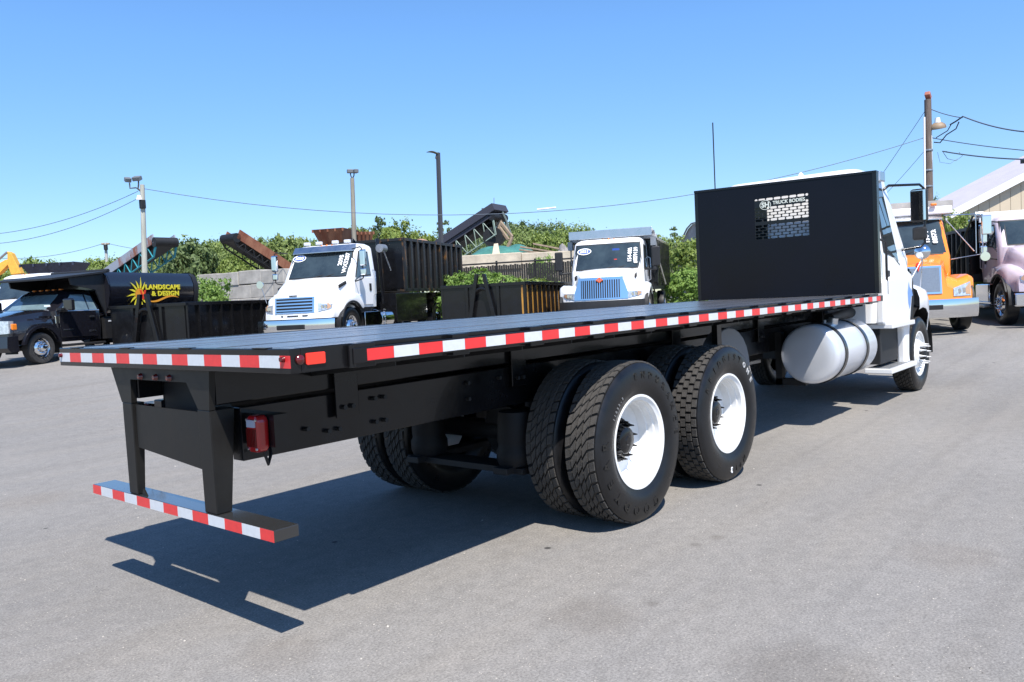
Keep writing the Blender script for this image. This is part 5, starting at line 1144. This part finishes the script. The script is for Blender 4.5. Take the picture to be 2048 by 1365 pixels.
def leaves(nm, blobs, n, size, seed, fill=.5):
    r_ = random.Random(seed); vs = []; fs = []
    vol = [b_[3]*b_[4]*b_[3] for b_ in blobs]; tot = sum(v**.67 for v in vol)
    for (bx, by, bz, br, bh), v in zip(blobs, vol):
        k = int(n*v**.67/tot)
        cl = [(r_.gauss(0, 1), r_.gauss(0, 1), r_.gauss(0, 1)) for _ in range(max(6, k//38))]
        cl = [Vector(c_).normalized()*r_.uniform(.72, 1.0) for c_ in cl]
        for _ in range(k):
            if r_.random() < .8: c_ = r_.choice(cl)+Vector((r_.gauss(0, .10), r_.gauss(0, .10), r_.gauss(0, .085)))
            else: c_ = Vector((r_.gauss(0, 1), r_.gauss(0, 1), r_.gauss(0, 1))).normalized()*r_.uniform(fill, 1.0)
            p = Vector((bx+c_.x*br, by+c_.y*br, bz+c_.z*bh)); s_ = size*r_.uniform(.6, 1.4)
            nrm = (c_.normalized()+Vector((r_.uniform(-.9, .9), r_.uniform(-.9, .9), r_.uniform(-.5, 1.1)))).normalized(); x = nrm.orthogonal().normalized(); x.rotate(Matrix.Rotation(r_.uniform(0, 6.28), 3, nrm)); y = nrm.cross(x)
            q_ = len(vs); vs += [p-x*s_, p-y*s_*.55, p+x*s_, p+y*s_*.55]; fs.append((q_, q_+1, q_+2, q_+3))
    me = bpy.data.meshes.new(nm); me.from_pydata([tuple(v) for v in vs], [], fs); me.update(); return me
def blobs(seed, h, w_, n=9, low=.25):
    r_ = random.Random(seed); out = [(0, 0, h*.62, w_*.36, h*.34)]
    for i in range(n):
        a = 2*math.pi*i/n+r_.uniform(-.3, .3); d = w_*r_.uniform(.18, .36); z = h*r_.uniform(low+.12, .82); out.append((d*math.cos(a), d*math.sin(a), z, w_*r_.uniform(.14, .24), h*r_.uniform(.12, .2)))
    return out
CR = {}
for i in range(5):
    CR[i] = leaves('crown', blobs(i+3, 1, 1, 10), 7000, .030, i)
CR['far'] = [leaves('crown', blobs(i+30, 1, 1.15, 11), 9500, .021, i+30) for i in range(4)]
CR['bush'] = [leaves('crown', blobs(i+20, 1, 1.2, 12, 0), 8000, .026, i+20, .2) for i in range(3)]
def pine_mesh(seed, dens=1, sparse=False):
    r_ = random.Random(seed); bl = []
    for i in range(16 if not sparse else 9):
        z = .32+.66*i/(16 if not sparse else 9); rad = (.36*(1-z)+.06)*r_.uniform(.7, 1.2)
        for k in range(3 if not sparse else 2):
            a = r_.uniform(0, 6.28); bl.append((rad*math.cos(a)*.8, rad*math.sin(a)*.8, z, .10 if not sparse else .085, .022 if sparse else .032))
    return leaves('crown', bl, 3800 if not sparse else 1300, .017, seed, .1)
def trunk_mesh(h, spread=.3, seed=1, r0=.022):
    r_ = random.Random(seed); b = MB(); b.cyl((0, 0, -.02), (.01, 0, h*.55), r0, r0*.6, 8); b.cyl((.01, 0, h*.55), (0, .01, h), r0*.6, r0*.2, 6)
    for i in range(7): a = r_.uniform(0, 6.28); z = h*r_.uniform(.3, .75); b.cyl((.005, 0, z), (spread*math.cos(a), spread*math.sin(a), z+h*.22), r0*.4, r0*.12, 5)
    return b
TRK = [trunk_mesh(.85, .3, s).build('trunk', BARK, None, smooth=60) for s in (1, 2)]
for o in TRK: COL.objects.unlink(o)
def tree(name, label, u, vtop, d, width, lf, mesh, group=None, cat='tree', dz=0, xw=None):
    p0 = P(u, 600, d); zt = P(u, vtop, d).z; z0 = G(p0.x, p0.y)+dz; h = zt-z0
    t = thing(name, label, cat, (p0.x, p0.y, z0), rnd.uniform(0, 6.28), group)
    me = mesh; key = (me.name, lf)
    if key not in CR: m2 = me.copy(); m2.materials.append(LF[lf]); CR[key] = m2
    c_ = bpy.data.objects.new('crown', CR[key]); COL.objects.link(c_); c_.parent = t; c_.scale = (width, width, h)
    if cat == 'tree':
        k = bpy.data.objects.new('trunk', rnd.choice(TRK).data); COL.objects.link(k); k.parent = t; k.scale = (width*.9, width*.9, h)
    return t
# tree line: tops read along the picture, each tree with its own depth
prof = [(-60, 538), (0, 536), (40, 512), (85, 508), (125, 524), (165, 520), (210, 506), (260, 512), (320, 488), (360, 477), (400, 476), (440, 472), (480, 471), (530, 474), (560, 468), (600, 470), (640, 470), (700, 466), (760, 452), (800, 450), (850, 455), (900, 462), (950, 452), (1010, 442), (1040, 438), (1075, 436), (1110, 442), (1150, 440), (1185, 446), (1220, 466), (1330, 470), (1400, 470), (1500, 480), (1700, 480), (1900, 470), (2100, 470)]
def topat(u):
    for (a, b_), (c_, d_) in zip(prof, prof[1:]):
        if a <= u <= c_: return lerp(b_, d_, (u-a)/(c_-a))
    return 520
LM = [(0, 'beyond the left edge of the yard'), (60, 'above the excavator arm'), (180, 'above the dark hopper'), (240, 'beside the distant utility pole'), (300, 'behind the left floodlight pole'), (350, 'behind the teal conveyor head'), (410, 'between the teal and rusty conveyors'), (470, 'above the left end of the block wall'), (530, 'behind the rusty conveyor'), (590, 'left of the white hook truck roof'), (650, 'above the white hook truck roof'), (700, 'behind the rust brown bucket'), (760, 'right of the middle floodlight pole'), (830, 'above the rusty ribbed container'), (880, 'behind the slim lamp post'), (940, 'behind the large covered conveyor'), (1000, 'behind the large conveyor head'), (1060, 'above the green tarpaulin'), (1110, 'above the pale timbers'), (1160, 'left of the chrome grille truck roof'), (1240, 'over the left half of the chrome grille truck'), (1330, 'over the right half of the chrome grille truck'), (1400, 'beside the left edge of the headboard'), (9999, 'hidden behind the headboard')]
def landmark(u): return next(b_ for a, b_ in LM if u < a)
k = 0
for rowd, du, off in ((100, 44, 0), (86, 42, 5), (70, 38, 18)):
    u = -60
    while u < 1430:
        d = rowd+rnd.uniform(-5, 5); v = topat(u)+off*(.6+rnd.random())+rnd.uniform(-5, 9)
        lf = rnd.choice((0, 1, 1, 2, 0)) if not (300 < u < 420) else rnd.choice((1, 2, 1))
        tree('broadleaf_tree', ('bright yellow green', 'mid green', 'dark green')[lf]+' tree, '+{100: 'rearmost', 86: 'middle', 70: 'nearest'}[rowd]+' belt row, '+landmark(u), u, v, d, rnd.uniform(4.6, 6.4)*d/85, lf, rnd.choice(CR['far']), 'trees in the belt behind the yard'); k += 1
        u += du*rnd.uniform(.75, 1.2)
tree('rounded_tree', 'low rounded tree at far left above the dark hopper', 85, 508, 75, 4.6, 0, CR[0])
tree('rounded_tree', 'bright full rounded tree right of the middle floodlight pole', 812, 436, 62, 4.2, 0, CR[1])
PN = pine_mesh(5); PS = pine_mesh(9, sparse=True)
tree('pine_tree', 'dark pine with ragged crown behind the ribbed container', 764, 428, 64, 3.6, 2, PN)
tree('pine_tree', 'sparse wispy pine just right of the slim lamp post', 896, 428, 60, 4.2, 2, PS)
tree('pine_tree', 'thin dark treetop right of the chrome grille truck', 1356, 443, 60, 3.4, 2, PS)
tree('leafy_tree', 'airy light green treetop behind the roof of the white hook truck', 570, 462, 60, 4.0, 1, CR[2])
tree('leafy_tree', 'wispy tree directly behind the middle floodlight pole', 722, 452, 60, 3.2, 1, CR[3])
tree('leafy_tree', 'small bright sapling growing over the ribbed container rim', 786, 466, 40, 1.3, 0, CR[4])
tree('leafy_tree', 'dark broad tree behind the rusty conveyor', 380, 474, 66, 5.5, 2, CR[3])
# bushes
def bush(label, u, vt, d, w_, lf, i, cat='bush'): return tree('bush', label, u, vt, d, w_, lf, CR['bush'][i], None, cat)
bush('leafy bush between the pickup body and the concrete block wall', 415, 545, 31, 1.5, 3, 0)
bush('climbing green hedge touching the left edge of the headboard', 1385, 470, 30, 2.0, 0, 1)
bush('bright weeds at the foot of the hedge by the headboard', 1376, 528, 28, 2.0, 3, 2)
bush('light green weeds overhanging the fence, left of the chrome grille truck', 1092, 503, 32, 1.2, 3, 0)
bush('green vine sprigs on the barn corner above the orange truck', 1925, 418, 30, 1.6, 0, 1)
bush('thin twig of leaves beside the tall utility pole', 1878, 378, 36, .8, 2, 2)
bush('wide green weeds behind the ribbed black container with yellow primer', 948, 537, 26.5, 2.2, 3, 1)
bush('green weeds in the middle of the fence foot', 1000, 542, 26.5, 2.2, 3, 2)
bush('darker weeds at the right end of the fence foot', 1058, 549, 26.5, 2.0, 0, 0)
bush('low weeds under the container hinge left of the fence', 905, 545, 27.5, 1.2, 3, 1)
